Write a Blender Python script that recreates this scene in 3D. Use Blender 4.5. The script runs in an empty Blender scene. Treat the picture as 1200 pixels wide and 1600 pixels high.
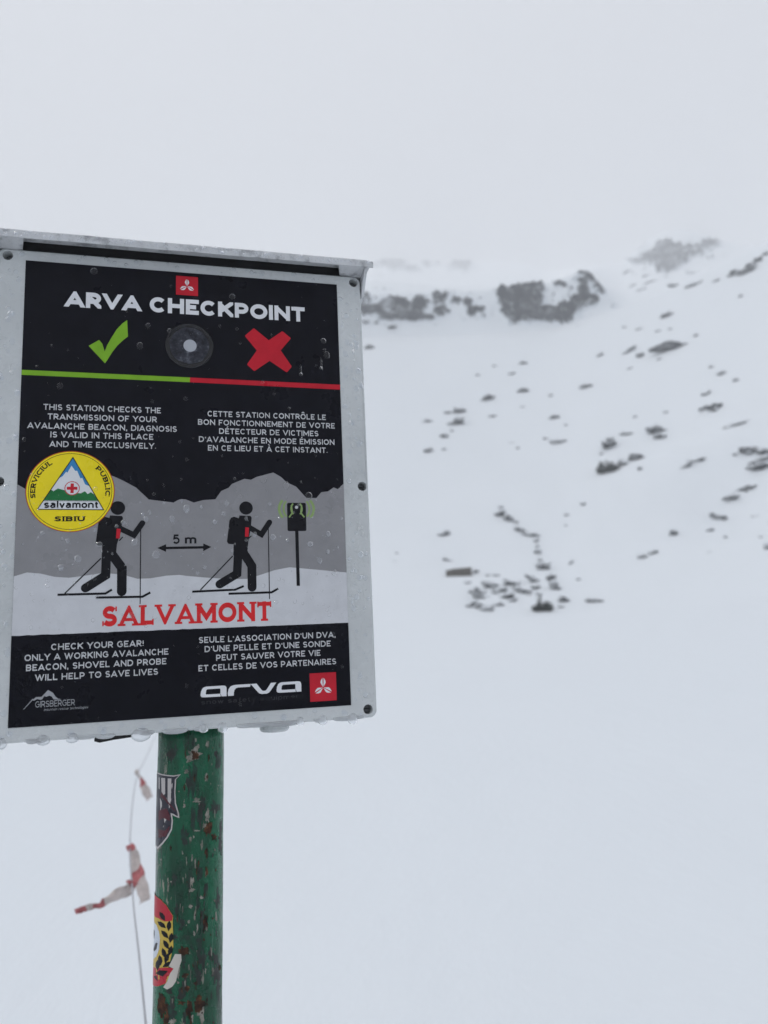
import bpy, bmesh, math, random
from mathutils import Vector, Matrix, noise
R = math.radians
S = bpy.context.scene
C = S.collection

# ------------------------------------------------------------------ camera
CAM = Vector((0.0, 0.0, 1.50))
c_right = Vector((0.99911095, 0.00673149, -0.04161717))
c_up = Vector((0.04215806, -0.15953064, 0.98629239))
c_fwd = Vector((0.0, 0.98717003, 0.15967260))
cd = bpy.data.cameras.new('camera')
cam = bpy.data.objects.new('camera', cd); C.objects.link(cam)
m = Matrix.Identity(4)
for i, v in enumerate((c_right, c_up, -c_fwd)):
    for j in range(3): m[j][i] = v[j]
m.translation = CAM
cam.matrix_world = m
cd.sensor_fit = 'VERTICAL'; cd.sensor_height = 36.0; cd.lens = 36.0 * 1154.476 / 1600
cd.clip_start = 0.02; cd.clip_end = 6000
cd.dof.use_dof = True; cd.dof.focus_distance = 0.72; cd.dof.aperture_fstop = 5.6
S.camera = cam

# ------------------------------------------------------------------ sky, sun, exposure
SUN_EL, SUN_AZ = R(40), R(258)          # high behind thick cloud, behind the camera
w = bpy.data.worlds.new('World'); S.world = w; w.use_nodes = True
nt = w.node_tree; bg = nt.nodes['Background']
sky = nt.nodes.new('ShaderNodeTexSky'); sky.sky_type = 'NISHITA'; sky.sun_disc = False
sky.sun_elevation = SUN_EL; sky.sun_rotation = SUN_AZ
sky.air_density = 1.0; sky.dust_density = 4.0; sky.ozone_density = 1.0
hs = nt.nodes.new('ShaderNodeHueSaturation'); hs.inputs['Saturation'].default_value = 0.22
mix = nt.nodes.new('ShaderNodeMix'); mix.data_type = 'RGBA'
mix.inputs['Factor'].default_value = 0.75                       # cloud deck evens out the sky
mix.inputs['B'].default_value = (8.66, 8.86, 9.38, 1)
nt.links.new(sky.outputs['Color'], hs.inputs['Color'])
nt.links.new(hs.outputs['Color'], mix.inputs['A'])
tcw = nt.nodes.new('ShaderNodeTexCoord'); sw = nt.nodes.new('ShaderNodeSeparateXYZ'); nt.links.new(tcw.outputs['Generated'], sw.inputs[0])
mr = nt.nodes.new('ShaderNodeMapRange'); mr.inputs['From Min'].default_value = 0.0; mr.inputs['From Max'].default_value = 1.0
mr.inputs['To Min'].default_value = 0.86; mr.inputs['To Max'].default_value = 1.22; nt.links.new(sw.outputs['Z'], mr.inputs['Value'])
vm = nt.nodes.new('ShaderNodeVectorMath'); vm.operation = 'SCALE'
nt.links.new(mix.outputs['Result'], vm.inputs[0]); nt.links.new(mr.outputs['Result'], vm.inputs['Scale'])
nt.links.new(vm.outputs['Vector'], bg.inputs['Color'])
bg.inputs['Strength'].default_value = 0.094
sl = bpy.data.lights.new('sun', 'SUN'); sl.energy = 2.2; sl.angle = R(14); sl.color = (1, 0.97, 0.93)
so = bpy.data.objects.new('sun', sl); C.objects.link(so)
sd = Vector((math.sin(SUN_AZ) * math.cos(SUN_EL), math.cos(SUN_AZ) * math.cos(SUN_EL), math.sin(SUN_EL)))
so.rotation_euler = sd.to_track_quat('Z', 'Y').to_euler(); so.location = (0, 0, 30)
S.view_settings.view_transform = 'Standard'; S.view_settings.look = 'None'
S.view_settings.exposure = 0.28; S.view_settings.gamma = 1.0; S.view_settings.use_curve_mapping = False
S.render.engine = 'CYCLES'
cy = S.cycles
cy.volume_bounces = 2; cy.max_bounces = 10; cy.transmission_bounces = 8; cy.use_denoising = True
try: cy.denoiser = 'OPENIMAGEDENOISE'
except Exception: pass

# ------------------------------------------------------------------ helpers
def tag(o, label=None, cat=None, group=None, kind=None):
    if label: o['label'] = label
    if cat: o['category'] = cat
    if group: o['group'] = group
    if kind: o['kind'] = kind
    return o
def link(name, bm, mats, parent=None, smooth=False):
    me = bpy.data.meshes.new(name); bm.to_mesh(me); bm.free()
    for mt in (mats if isinstance(mats, (list, tuple)) else [mats]): me.materials.append(mt)
    if smooth:
        for p in me.polygons: p.use_smooth = True
    o = bpy.data.objects.new(name, me); C.objects.link(o)
    if parent: o.parent = parent
    return o
def mat(name, col, rough=0.5, spec=0.5, **kw):
    mt = bpy.data.materials.new(name); mt.use_nodes = True
    b = mt.node_tree.nodes['Principled BSDF']
    b.inputs['Base Color'].default_value = (*col, 1); b.inputs['Roughness'].default_value = rough
    b.inputs['Specular IOR Level'].default_value = spec
    for k, v in kw.items(): b.inputs[k.replace('_', ' ')].default_value = v
    return mt
def N(mt, t, **props):
    n = mt.node_tree.nodes.new(t)
    for k, v in props.items(): setattr(n, k, v)
    return n
def L(mt, a, b): mt.node_tree.links.new(a, b)
def noise_tex(mt, scale, detail=4, rough=0.55, stretch=None, coord='Object', dist=0.0):
    tc = N(mt, 'ShaderNodeTexCoord'); n = N(mt, 'ShaderNodeTexNoise')
    n.inputs['Scale'].default_value = scale; n.inputs['Detail'].default_value = detail
    n.inputs['Roughness'].default_value = rough; n.inputs['Distortion'].default_value = dist
    src = tc.outputs[coord]
    if stretch:
        mp = N(mt, 'ShaderNodeMapping'); mp.inputs['Scale'].default_value = stretch
        L(mt, src, mp.inputs['Vector']); src = mp.outputs['Vector']
    L(mt, src, n.inputs['Vector']); return n.outputs['Fac']
def ramp(mt, fac, stops):
    r = N(mt, 'ShaderNodeValToRGB'); e = r.color_ramp.elements
    for i, (p, c) in enumerate(stops):
        el = e[i] if i < 2 else e.new(p)
        el.position = p; el.color = (*c, 1) if isinstance(c, (tuple, list)) else (c, c, c, 1)
    L(mt, fac, r.inputs['Fac']); return r.outputs['Color']
def mixc(mt, fac, a, b, mode='MIX'):
    n = N(mt, 'ShaderNodeMix', data_type='RGBA', blend_type=mode)
    for sock, v in (('Factor', fac), ('A', a), ('B', b)):
        s = n.inputs[sock] if sock != 'Factor' else n.inputs['Factor']
        if isinstance(v, (int, float)): s.default_value = v
        elif isinstance(v, tuple): s.default_value = (*v, 1)
        else: L(mt, v, s)
    return n.outputs['Result']
def bump(mt, h, strength, dist):
    b = N(mt, 'ShaderNodeBump'); b.inputs['Strength'].default_value = strength; b.inputs['Distance'].default_value = dist
    L(mt, h, b.inputs['Height']); L(mt, b.outputs['Normal'], mt.node_tree.nodes['Principled BSDF'].inputs['Normal'])
def P(mt): return mt.node_tree.nodes['Principled BSDF']
def lerp(a, b, t): return a + (b - a) * t
def interp(x, tab):
    if x <= tab[0][0]: return tab[0][1]
    for (x0, y0), (x1, y1) in zip(tab, tab[1:]):
        if x <= x1:
            t = (x - x0) / (x1 - x0); return lerp(y0, y1, t)
    return tab[-1][1]
def smooth(t): t = max(0, min(1, t)); return t * t * (3 - 2 * t)
def ray(px, py):                     # direction in which a feature of the place is seen from where the photographer stood
    v = c_right * ((px - 600) / 1154.476) - c_up * ((py - 800) / 1154.476) + c_fwd
    return v.normalized()

# ------------------------------------------------------------------ materials
M = {}
M['snow'] = mat('snow', (0.825, 0.861, 0.895), 0.75, 0.25)
h1 = noise_tex(M['snow'], .45, 8, 0.6, (1, .45, 1), dist=.3); bump(M['snow'], h1, 0.5, 0.2)
def rock_material(name, c0, c1, lo, hi, coord='Generated', sc=2.6, k=1.1):
    mt = mat(name, c0, 0.85, 0.3)
    base = ramp(mt, noise_tex(mt, sc * 1.7, 6, 0.65, coord=coord), [(0.3, c0), (0.7, c1)])
    g = N(mt, 'ShaderNodeNewGeometry'); sx = N(mt, 'ShaderNodeSeparateXYZ'); L(mt, g.outputs['Normal'], sx.inputs[0])
    nz = noise_tex(mt, sc, 6, 0.7, coord=coord, dist=.5)
    a = N(mt, 'ShaderNodeMath', operation='MULTIPLY_ADD'); L(mt, nz, a.inputs[0]); a.inputs[1].default_value = k; L(mt, sx.outputs['Z'], a.inputs[2])
    sn = ramp(mt, a.outputs[0], [(0.0, 0.0), (1.0, 1.0)])
    r = sn.node.color_ramp.elements; r[0].position = lo / 2; r[1].position = hi / 2
    dv = N(mt, 'ShaderNodeMath', operation='MULTIPLY'); L(mt, a.outputs[0], dv.inputs[0]); dv.inputs[1].default_value = .5; L(mt, dv.outputs[0], sn.node.inputs['Fac'])
    L(mt, mixc(mt, sn, base, (0.825, 0.861, 0.895)), P(mt).inputs['Base Color'])
    return mt
M['rock'] = rock_material('rock', (0.030, 0.035, 0.042), (0.075, 0.08, 0.09), .70, .92)
M['snowy_rock'] = rock_material('snowy_rock', (0.05, 0.055, 0.062), (0.10, 0.105, 0.115), 0.58, .80)
M['brown_rock'] = rock_material('brown_rock', (0.075, 0.068, 0.058), (0.15, 0.135, 0.115), 1.15, 1.35)
def face_material(name, c0, c1, sc, lo, hi, more=1.06):
    """bare rock that keeps snow on ledges and along its edges, the edge white also standing in for fog softening"""
    mt = mat(name, c0, .88, .25)
    base = ramp(mt, noise_tex(mt, sc * 2, 6, .65), [(.3, c0), (.7, c1)])
    at_ = N(mt, 'ShaderNodeAttribute', attribute_name='bare')
    g = N(mt, 'ShaderNodeNewGeometry'); sx = N(mt, 'ShaderNodeSeparateXYZ'); L(mt, g.outputs['Normal'], sx.inputs[0])
    nz = noise_tex(mt, sc, 8, .72, (1, 1, .6), dist=.5)
    a = N(mt, 'ShaderNodeMath', operation='MULTIPLY_ADD'); L(mt, nz, a.inputs[0]); a.inputs[1].default_value = -2.6; L(mt, at_.outputs['Fac'], a.inputs[2])
    b = N(mt, 'ShaderNodeMath', operation='MULTIPLY_ADD'); L(mt, sx.outputs['Z'], b.inputs[0]); b.inputs[1].default_value = -.45; L(mt, a.outputs[0], b.inputs[2])
    c = N(mt, 'ShaderNodeMath', operation='ADD'); L(mt, b.outputs[0], c.inputs[0]); c.inputs[1].default_value = more
    f = ramp(mt, c.outputs[0], [(lo, 0.0), (hi, 1.0)])
    L(mt, mixc(mt, f, (0.825, 0.861, 0.895), base), P(mt).inputs['Base Color'])
    return mt
M['cliff'] = face_material('cliff', (.028, .031, .038), (.075, .08, .092), .42, .20, .46)
M['far_rock'] = face_material('far_rock', (.045, .048, .055), (.10, .104, .115), .13, .10, .75, 1.3)
M['needles'] = mat('needles', (0.022, 0.030, 0.026), 0.8, 0.2)
M['bark'] = mat('bark', (0.035, 0.03, 0.028), 0.9, 0.2)

# ------------------------------------------------------------------ terrain: a snow bowl under a headwall
G = [(0, 0), (25, 0.15), (40, 0.9), (52, 1.7), (57, 2.3), (60, 3.1), (80, 9.7), (110, 26), (150, 53.5), (178, 75.5)]
EL = [(-180, 0.05), (-110, 0.12), (-60, 0.75), (-27, 0.93), (0, 1.0), (14, 0.965), (19, 1.0), (23, 1.035), (30, 1.10), (40, 1.2), (60, 1.25), (110, 0.3), (180, 0.05)]
def tnoise(x, y, r):
    a = smooth((r - 2) / 25)
    v = 0.05 * smooth(r / 6) * noise.noise((x * 0.35, y * 0.35, 3.1))
    v += a * 0.28 * noise.noise((x * 0.09, y * 0.09, 0.4))
    b = smooth((r - 50) / 60) * (1 - .85 * math.exp(-((r - 184) / 14) ** 2))
    v += b * (1.5 * noise.noise((x * 0.021, y * 0.021, 7.7)) + 0.5 * noise.noise((x * 0.07, y * 0.07, 5.2)))
    v += smooth((r - 45) / 25) * (1 - smooth((r - 150) / 30)) * (1.0 * noise.noise((x * .05, y * .09, 9.2)) + .5 * abs(noise.noise((x * .16, y * .22, 4.2))))
    v += smooth((r - 200) / 150) * 7 * noise.noise((x * 0.008, y * 0.008, 1.7))
    return v
def height(x, y):
    r = math.hypot(x, y); az = math.degrees(math.atan2(x, y))
    k = interp(az, EL)
    if r <= 178: h = interp(r, G) * k
    else:
        h0 = 75.5 * k
        cl = 1 - smooth((az - 16.5) / 3.5)                       # the cliff step ends to the right
        step = (15.5 * smooth((az + 60) / 30)) * cl
        slope_l = interp(r, [(189, 0), (300, 57), (420, 117), (700, 262), (860, 358), (1000, 445), (1400, 540)])
        slope_r = interp(r, [(178, 0), (200, 10.5), (260, 29), (420, 96), (700, 215), (1050, 340), (1400, 400)])
        up = lerp(slope_r, slope_l, 1 - smooth((az - 11) / 17)) * k * min(1, max(0.0, k))
        h = h0 + step * smooth((r - 179.5) / 6) + up
    if r > 200 and 10 < az < 34:                                   # rounded shoulder behind the crest, carrying the faint ridge
        h += smooth((r - 330) / 340) * 52 * math.exp(-((az - 23.5) / 4.2) ** 2)
    if 60 < r < 130 and az > 16:                                  # wind-scooped hollow low on the right
        h -= 4.2 * math.exp(-((az - 26.5) / 5.5) ** 2 - ((r - 92) / 9) ** 2); h += 1.3 * math.exp(-((az - 25) / 7) ** 2 - ((r - 104) / 5) ** 2)
    return h + tnoise(x, y, r)
def hit(px, py, rmax=1390):
    d = ray(px, py); t = 1.0 if py > 960 else 35.0; step = 0.5
    while t < rmax:
        p = CAM + d * t
        if p.z < height(p.x, p.y):
            lo, hi = t - step, t
            for _ in range(18):
                mid = (lo + hi) / 2; p = CAM + d * mid
                if p.z < height(p.x, p.y): hi = mid
                else: lo = mid
            p = CAM + d * hi
            return p, hi
        step = max(0.3, t * 0.012); t += step
    return None, None
azs = [a * 0.5 for a in range(-80, 121)] + [60 + 4 * i for i in range(1, 60)] 
azs = sorted(set(a if a <= 180 else a - 360 for a in azs)); azs = [a for a in azs if a < 179.9]
rs = [0.0]
r = 0.4
while r < 1400:
    rs.append(r)
    if 177 < r < 190: r += 0.7
    else: r *= 1.028 if r > 40 else 1.06
rs.append(1400)
bm = bmesh.new(); ring = []
c0 = bm.verts.new((0, 0, height(0, 0.001)))
for r in rs[1:]:
    ring.append([bm.verts.new((r * math.sin(R(a)), r * math.cos(R(a)), height(r * math.sin(R(a)), r * math.cos(R(a))))) for a in azs])
n = len(azs)
for j in range(n): bm.faces.new((c0, ring[0][(j + 1) % n], ring[0][j]))
for i in range(len(ring) - 1):
    for j in range(n):
        bm.faces.new((ring[i][j], ring[i][(j + 1) % n], ring[i + 1][(j + 1) % n], ring[i + 1][j]))
bmesh.ops.recalc_face_normals(bm, faces=bm.faces)
if sum(f.normal.z for f in bm.faces) < 0: bmesh.ops.reverse_faces(bm, faces=bm.faces)
ground = link('snow_ground', bm, M['snow'], smooth=True); tag(ground, 'white snow covering the basin floor and mountainside', kind='structure')

# ------------------------------------------------------------------ haze
bm = bmesh.new(); bmesh.ops.create_cube(bm, size=1)
HZ0, HZ1 = -12.0, 700.0
for v in bm.verts: v.co = Vector((v.co.x * 2900, v.co.y * 2900, lerp(HZ0, HZ1, v.co.z + 0.5)))
hm = bpy.data.materials.new('haze'); hm.use_nodes = True; hn = hm.node_tree; hn.nodes.clear()
ho = hn.nodes.new('ShaderNodeOutputMaterial'); hv = hn.nodes.new('ShaderNodeVolumePrincipled')
hv.inputs['Color'].default_value = (0.937, 0.953, 0.978, 1); hv.inputs['Density'].default_value = 0.0018; hv.inputs['Anisotropy'].default_value = 0.2
hn.links.new(hv.outputs[0], ho.inputs['Volume'])
hz = link('haze', bm, hm); tag(hz, 'pale winter fog filling the basin', kind='stuff')

# ------------------------------------------------------------------ the sign: frame of its front face, in millimetres
s_right = Vector((0.967065113, 0.254529107, 0)); s_back = Vector((-0.25452911, 0.96706511, 0)); s_up = Vector((0, 0, 1))
TLW = CAM + Vector((-0.32656, 0.64670, 0.35867))                  # top-left corner of the print
# root at the foot of the post
BASE = TLW + s_right * 0.1505 + s_back * 0.045; BASE.z = 0.0
sign = bpy.data.objects.new('checkpoint_sign', None); C.objects.link(sign)
sm = Matrix.Identity(4)
for i, v in enumerate((s_right, s_back, s_up)):
    for j in range(3): sm[j][i] = v[j]
sm.translation = BASE; sign.matrix_world = sm
tag(sign, 'grey framed avalanche beacon checkpoint sign with black print on a chipped green post', 'sign')
Z0 = TLW.z
def mm(x, y, d=0.0):                  # x right, y down from the print's corner, d towards the viewer
    return Vector(((x - 150.5) / 1000, -(45 + d) / 1000, Z0 - y / 1000))
def poly(bm, pts, d, mi=0):
    vs = [bm.verts.new(mm(x, y, d)) for x, y in pts]
    f = bm.faces.new(vs); f.material_index = mi
    f.normal_update()
    if f.normal.y > 0: f.normal_flip()
    return f
def ellipse(cx, cy, rx, ry, a0=0, a1=360, n=48):
    return [(cx + rx * math.cos(R(lerp(a0, a1, i / n))), cy - ry * math.sin(R(lerp(a0, a1, i / n)))) for i in range(n + (0 if a1 - a0 == 360 else 1))]
def rrect(x0, y0, x1, y1, r, n=6):
    o = []
    for cx, cy, a in ((x1 - r, y0 + r, 0), (x0 + r, y0 + r, 90), (x0 + r, y1 - r, 180), (x1 - r, y1 - r, 270)):
        for i in range(n + 1):
            t = R(a + 90 * i / n); o.append((cx + r * math.cos(t), cy - r * math.sin(t)))
    return o
def offset_path(pts, wdt, closed):
    n = len(pts); left = []; right = []
    for i in range(n):
        p = Vector(pts[i])
        a = Vector(pts[i - 1]) if (i > 0 or closed) else None
        b = Vector(pts[(i + 1) % n]) if (i < n - 1 or closed) else None
        d1 = (p - a).normalized() if a is not None else None
        d2 = (b - p).normalized() if b is not None else None
        if d1 is None: d1 = d2
        if d2 is None: d2 = d1
        n1 = Vector((-d1.y, d1.x)); n2 = Vector((-d2.y, d2.x)); nn = n1 + n2
        if nn.length < 1e-4: nn = n1
        nn.normalize(); c = max(0.35, nn.dot(n1)); off = nn * (wdt / 2 / c)
        left.append(p + off); right.append(p - off)
    return left, right
def clip(poly_, ax, lo, hi):
    for sgn, lim in ((1, lo), (-1, -hi)):
        out = []
        for i in range(len(poly_)):
            a, b = poly_[i - 1], poly_[i]
            fa, fb = sgn * a[ax] - lim, sgn * b[ax] - lim
            if (fa >= 0) != (fb >= 0):
                t = fa / (fa - fb); out.append((a[0] + (b[0] - a[0]) * t, a[1] + (b[1] - a[1]) * t))
            if fb >= 0: out.append((b[0], b[1]))
        poly_ = out
        if not poly_: break
    return poly_
def dedupe(pts):
    o = [pts[0]]
    for p in pts[1:]:
        if math.hypot(p[0] - o[-1][0], p[1] - o[-1][1]) > 1e-5: o.append(p)
    return o
def stroke_quads(pts, wdt, closed=False):
    pts = dedupe(pts)
    l, r = offset_path(pts, wdt, closed); n = len(pts); q = []
    for i in range(n if closed else n - 1):
        j = (i + 1) % n; q.append([tuple(l[i]), tuple(l[j]), tuple(r[j]), tuple(r[i])])
    return q
def stroke(bm, pts, wdt, d, closed=False, cap=False, mi=0):
    for q in stroke_quads(pts, wdt, closed): poly(bm, q, d, mi)
    if cap:
        for e, k in ((pts[0], 1), (pts[-1], 2)): poly(bm, ellipse(e[0], e[1], wdt / 2, wdt / 2, n=16), d + 0.004 * k, mi)

# ---- lettering: each letter is drawn with pen strokes in a unit box, y up
def arc(cx, cy, rx, ry, a0, a1, n=14):
    return [(cx + rx * math.cos(R(lerp(a0, a1, i / n))), cy + ry * math.sin(R(lerp(a0, a1, i / n)))) for i in range(n + 1)]
STEM = ('s', [(0, 0), (0, 1)])
def bowl(cx, y0, y1, rx): return ('a', [(0, y1)] + arc(cx, (y0 + y1) / 2, rx, (y1 - y0) / 2, 90, -90) + [(0, y0)])
S_PATH = arc(.5, .75, .46, .25, 28, 262, 12) + arc(.5, .25, .5, .25, 82, -152, 12)
GLY = {
 'A': (.94, [('d', [(0, 0), (.5, 1), (1, 0)]), ('m', [(.18, .24), (.82, .24)])]),
 'B': (.76, [STEM, bowl(.55, .52, 1, .40), bowl(.55, 0, .52, .45)]),
 'C': (.86, [('a', arc(.52, .5, .52, .5, 42, 318, 26))]),
 'D': (.88, [STEM, ('a', [(0, 1)] + arc(.42, .5, .58, .5, 90, -90, 20) + [(0, 0)])]),
 'E': (.66, [STEM, ('s', [(0, 1), (1, 1)]), ('m', [(0, .5), (.92, .5)]), ('s', [(0, 0), (1, 0)])]),
 'F': (.64, [STEM, ('s', [(0, 1), (1, 1)]), ('m', [(0, .47), (.9, .47)])]),
 'G': (.9, [('a', arc(.52, .5, .52, .5, 44, 322, 26)), ('m', [(.97, .1), (.97, .58)]), ('m', [(.58, .5), (.97, .5)])]),
 'H': (.86, [STEM, ('s', [(1, 0), (1, 1)]), ('m', [(0, .5), (1, .5)])]),
 'I': (0, [('s', [(.5, 0), (.5, 1)])]),
 'K': (.82, [STEM, ('d', [(.95, 1), (.0, .28)]), ('d', [(.36, .6), (1, 0)])]),
 'L': (.62, [STEM, ('s', [(0, 0), (1, 0)])]),
 'M': (1.04, [STEM, ('s', [(1, 0), (1, 1)]), ('d', [(0, 1), (.5, .22), (1, 1)])]),
 'N': (.88, [STEM, ('s', [(1, 0), (1, 1)]), ('d', [(0, 1), (1, 0)])]),
 'O': (.98, [('c', arc(.5, .5, .5, .5, 0, 360, 30)[:-1])]),
 'P': (.74, [STEM, bowl(.5, .38, 1, .48)]),
 'R': (.76, [STEM, bowl(.5, .38, 1, .46), ('d', [(.5, .42), (.98, 0)])]),
 'S': (.70, [('a', S_PATH)]),
 'T': (.74, [('s', [(0, 1), (1, 1)]), ('s', [(.5, 0), (.5, 1)])]),
 'U': (.84, [('u', [(0, 1.3), (0, .42)] + arc(.5, .42, .5, .42, 180, 360, 16) + [(1, .42), (1, 1.3)])]),
 'V': (.92, [('d', [(0, 1), (.5, 0), (1, 1)])]),
 'W': (1.38, [('d', [(0, 1), (.26, 0), (.5, 1), (.74, 0), (1, 1)])]),
 'X': (.84, [('d', [(0, 0), (1, 1)]), ('d', [(0, 1), (1, 0)])]),
 'Y': (.84, [('d', [(0, 1), (.5, .44), (1, 1)]), ('b', [(.5, -.3), (.5, .44)])]),
 '5': (.68, [('a', [(.92, 1), (.16, 1), (.08, .58)] + arc(.48, .32, .5, .33, 125, -150, 16))]),
 '!': (0, [('m', [(.5, .32), (.5, 1.0)]), ('m', [(.5, -.02), (.5, .12)])]),
 '.': (0, [('m', [(.5, -.02), (.5, .1)])]),
 ',': (0.05, [('m', [(.5, .14), (.5, -.02), (.15, -.24)])]),
 "'": (0, [('m', [(.5, 1.0), (.5, .7)])]),
 's': (.56, [('l', S_PATH)]),
 'a': (.60, [('l', arc(.46, .7, .42, .3, 155, 0, 12) + [(.88, .65), (.88, -.1)]), ('l', [(.88, .6), (.4, .58)] + arc(.4, .29, .4, .29, 90, 270, 12) + [(.55, .0), (.88, .25)])]),
 'l': (0, [('s', [(.5, 0), (.5, 1)])]),
 'v': (.60, [('l', [(0, 1.05), (.5, 0), (1, 1.05)])]),
 'm': (.94, [('l', [(0, -.12), (0, 1.1)]), ('l', [(0, .6)] + arc(.25, .7, .25, .3, 180, 0, 12) + [(.5, -.12)]), ('l', [(.5, .6)] + arc(.75, .7, .25, .3, 180, 0, 12) + [(1, -.12)])]),
 'o': (.62, [('lc', arc(.5, .5, .5, .5, 0, 360, 24)[:-1])]),
 'n': (.60, [('l', [(0, -.12), (0, 1.1)]), ('l', [(0, .6)] + arc(.5, .62, .5, .38, 180, 0, 12) + [(1, -.12)])]),
 't': (.36, [('l', [(.42, 1.4), (.42, .25), (.6, 0), (1.1, 0)]), ('l', [(-.15, .97), (1.15, .97)])]),
 'w': (.86, [('l', [(0, 1.05), (.27, 0), (.5, 1), (.73, 0), (1, 1.05)])]),
 'f': (.36, [('l', [(.45, -.12), (.45, 1.1), (.6, 1.4), (1, 1.42)]), ('l', [(0, .95), (1, .95)])]),
 'e': (.60, [('l', [(0, .48), (1, .52)] + arc(.5, .5, .5, .5, 5, 315, 18))]),
 'y': (.60, [('l', [(0, 1.05), (.5, 0)]), ('l', [(1, 1.05), (.35, -.4)])]),
 'q': (.62, [('lc', arc(.5, .5, .5, .5, 0, 360, 20)[:-1]), ('l', [(1, 1.05), (1, -.45)])]),
 'u': (.60, [('l', [(0, 1.1), (0, .4)] + arc(.5, .38, .5, .38, 180, 360, 12) + [(1, 1.1)]), ('l', [(1, .5), (1, -.12)])]),
 'i': (0, [('l', [(.5, -.12), (.5, 1.1)]), ('l', [(.5, 1.3), (.5, 1.5)])]),
 'p': (.62, [('lc', arc(.5, .5, .5, .5, 0, 360, 20)[:-1]), ('l', [(0, 1.05), (0, -.45)])]),
 'r': (.38, [('l', [(0, -.12), (0, 1.1)]), ('l', [(0, .6)] + arc(.6, .6, .6, .4, 180, 70, 8))]),
 'c': (.58, [('l', arc(.5, .5, .5, .5, 42, 318, 18))]),
 'h': (.60, [('l', [(0, -.12), (0, 1.5)]), ('l', [(0, .6)] + arc(.5, .62, .5, .38, 180, 0, 12) + [(1, -.12)])]),
 'g': (.62, [('lc', arc(.5, .5, .5, .5, 0, 360, 20)[:-1]), ('l', [(1, 1.05), (1, -.2)] + arc(.5, -.2, .5, .28, 0, -150, 8))]),
}
ACC = {'\u00d4': ('O', [[(.25, 1.14), (.5, 1.32), (.75, 1.14)]]), '\u00c9': ('E', [[(.42, 1.13), (.72, 1.36)]]), '\u00c0': ('A', [[(.6, 1.13), (.32, 1.36)]])}
# slab serifs: (x, y) stem ends
SERIF = {'A': [(0, 0), (1, 0)], 'V': [(0, 1), (1, 1)], 'L': [(0, 0), (0, 1)], 'M': [(0, 0), (1, 0), (0, 1), (1, 1)], 'N': [(0, 0), (0, 1), (1, 1)],
         'T': [(.5, 0)], 'E': [(0, 0), (0, 1)], 'R': [(0, 0), (0, 1), (1, 0)], 'I': [(.5, 0), (.5, 1)], 'U': [(0, 1), (1, 1)], 'P': [(0, 0), (0, 1)], 'B': [(0, 0), (0, 1)]}
TICK = {'S': [(.93, .97, -.8), (.06, .03, .8)], 'C': [(.96, 1, -1), (.96, 0, 1)], 'T': [(0, 1, -1), (1, 1, -1)], 'L': [(1, 0, 1)], 'E': [(1, 1, -1), (1, 0, 1)]}
def glyph(ch, w, serif=False):
    """-> advance width and list of polygons in cap-height units"""
    acc = []
    if ch in ACC: ch, acc = ACC[ch]
    wd, strokes = GLY[ch]; wd = wd + (w * 0.7 if wd > 0 else 0)
    if wd < w: wd = w
    if ch == ',': wd = max(wd, w * 1.2)
    ww = wd - w; out = []
    for kind, pts in strokes:
        xh = 0.735 if kind[0] == 'l' else 1.0
        mp = [(w / 2 + x * ww, w / 2 + y * (xh - w)) for x, y in pts]
        closed = kind in ('c', 'lc')
        if kind in 'sd':
            a, b = Vector(mp[0]), Vector(mp[1]); mp[0] = tuple(a + (a - b).normalized() * w * 1.2)
            a, b = Vector(mp[-1]), Vector(mp[-2]); mp[-1] = tuple(a + (a - b).normalized() * w * 1.2)
        pw = w
        if serif and kind == 'm': pw = w * .6
        if serif and kind == 's' and abs(mp[0][1] - mp[-1][1]) < 1e-6: pw = w * .8
        if serif and ch in 'AV' and kind == 'd': pw = w * .85
        for q in stroke_quads(mp, pw, closed):
            if kind in 's': q = clip(q, 0, 0, wd)
            if kind == 'd' and ch in 'NMKRX': q = clip(q, 0, 0, wd)
            if kind in 'sdub': q = clip(q, 1, 0, 1)
            if kind == 'l': q = clip(q, 1, -.4, 1.02)
            if kind == 'l' and ch in 'amnvuwr' : q = clip(q, 1, 0, xh)
            if len(q) >= 3: out.append((q, strokes.index((kind, pts))))
    for k, a in enumerate(acc):
        mp = [(x * wd, y) for x, y in a]
        out += [(q, 7 + k) for q in stroke_quads(mp, w * .85)]
    if serif:
        sh, ex = .11, w * .42
        for k, (x, y) in enumerate(SERIF.get(ch, [])):
            cx = w / 2 + x * ww; y0 = 0 if y == 0 else 1 - sh
            hw = w / 2 + ex
            out.append(([(cx - hw, y0), (cx + hw, y0), (cx + hw, y0 + sh), (cx - hw, y0 + sh)], 4 + k))
        for k, (x, y, s) in enumerate(TICK.get(ch, [])):
            cx = x * wd; cx = min(max(cx, .045), wd - .045); y1 = y + s * .30
            out.append(([(cx - .045, min(y, y1)), (cx + .045, min(y, y1)), (cx + .045, max(y, y1)), (cx - .045, max(y, y1))], 10 + k))
    return wd, out
def layout(text, w, sp, serif=False):
    x = 0; res = []
    for ch in text:
        if ch == ' ': x += .34 + sp; continue
        wd, q = glyph(ch, w, serif)
        res += [([(x + px, py) for px, py in pq], k) for pq, k in q]; x += wd + sp
    return res, x - sp
def text_line(bm, text, x0, x1, base, cap, w, sp, d, serif=False, slant=0, mi=0):
    res, tot = layout(text, w, sp, serif); sc = (x1 - x0) / tot
    for q, k in res: poly(bm, [(x0 + px * sc + slant * py * cap, base - py * cap) for px, py in q], d + 0.004 * k, mi)
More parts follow.
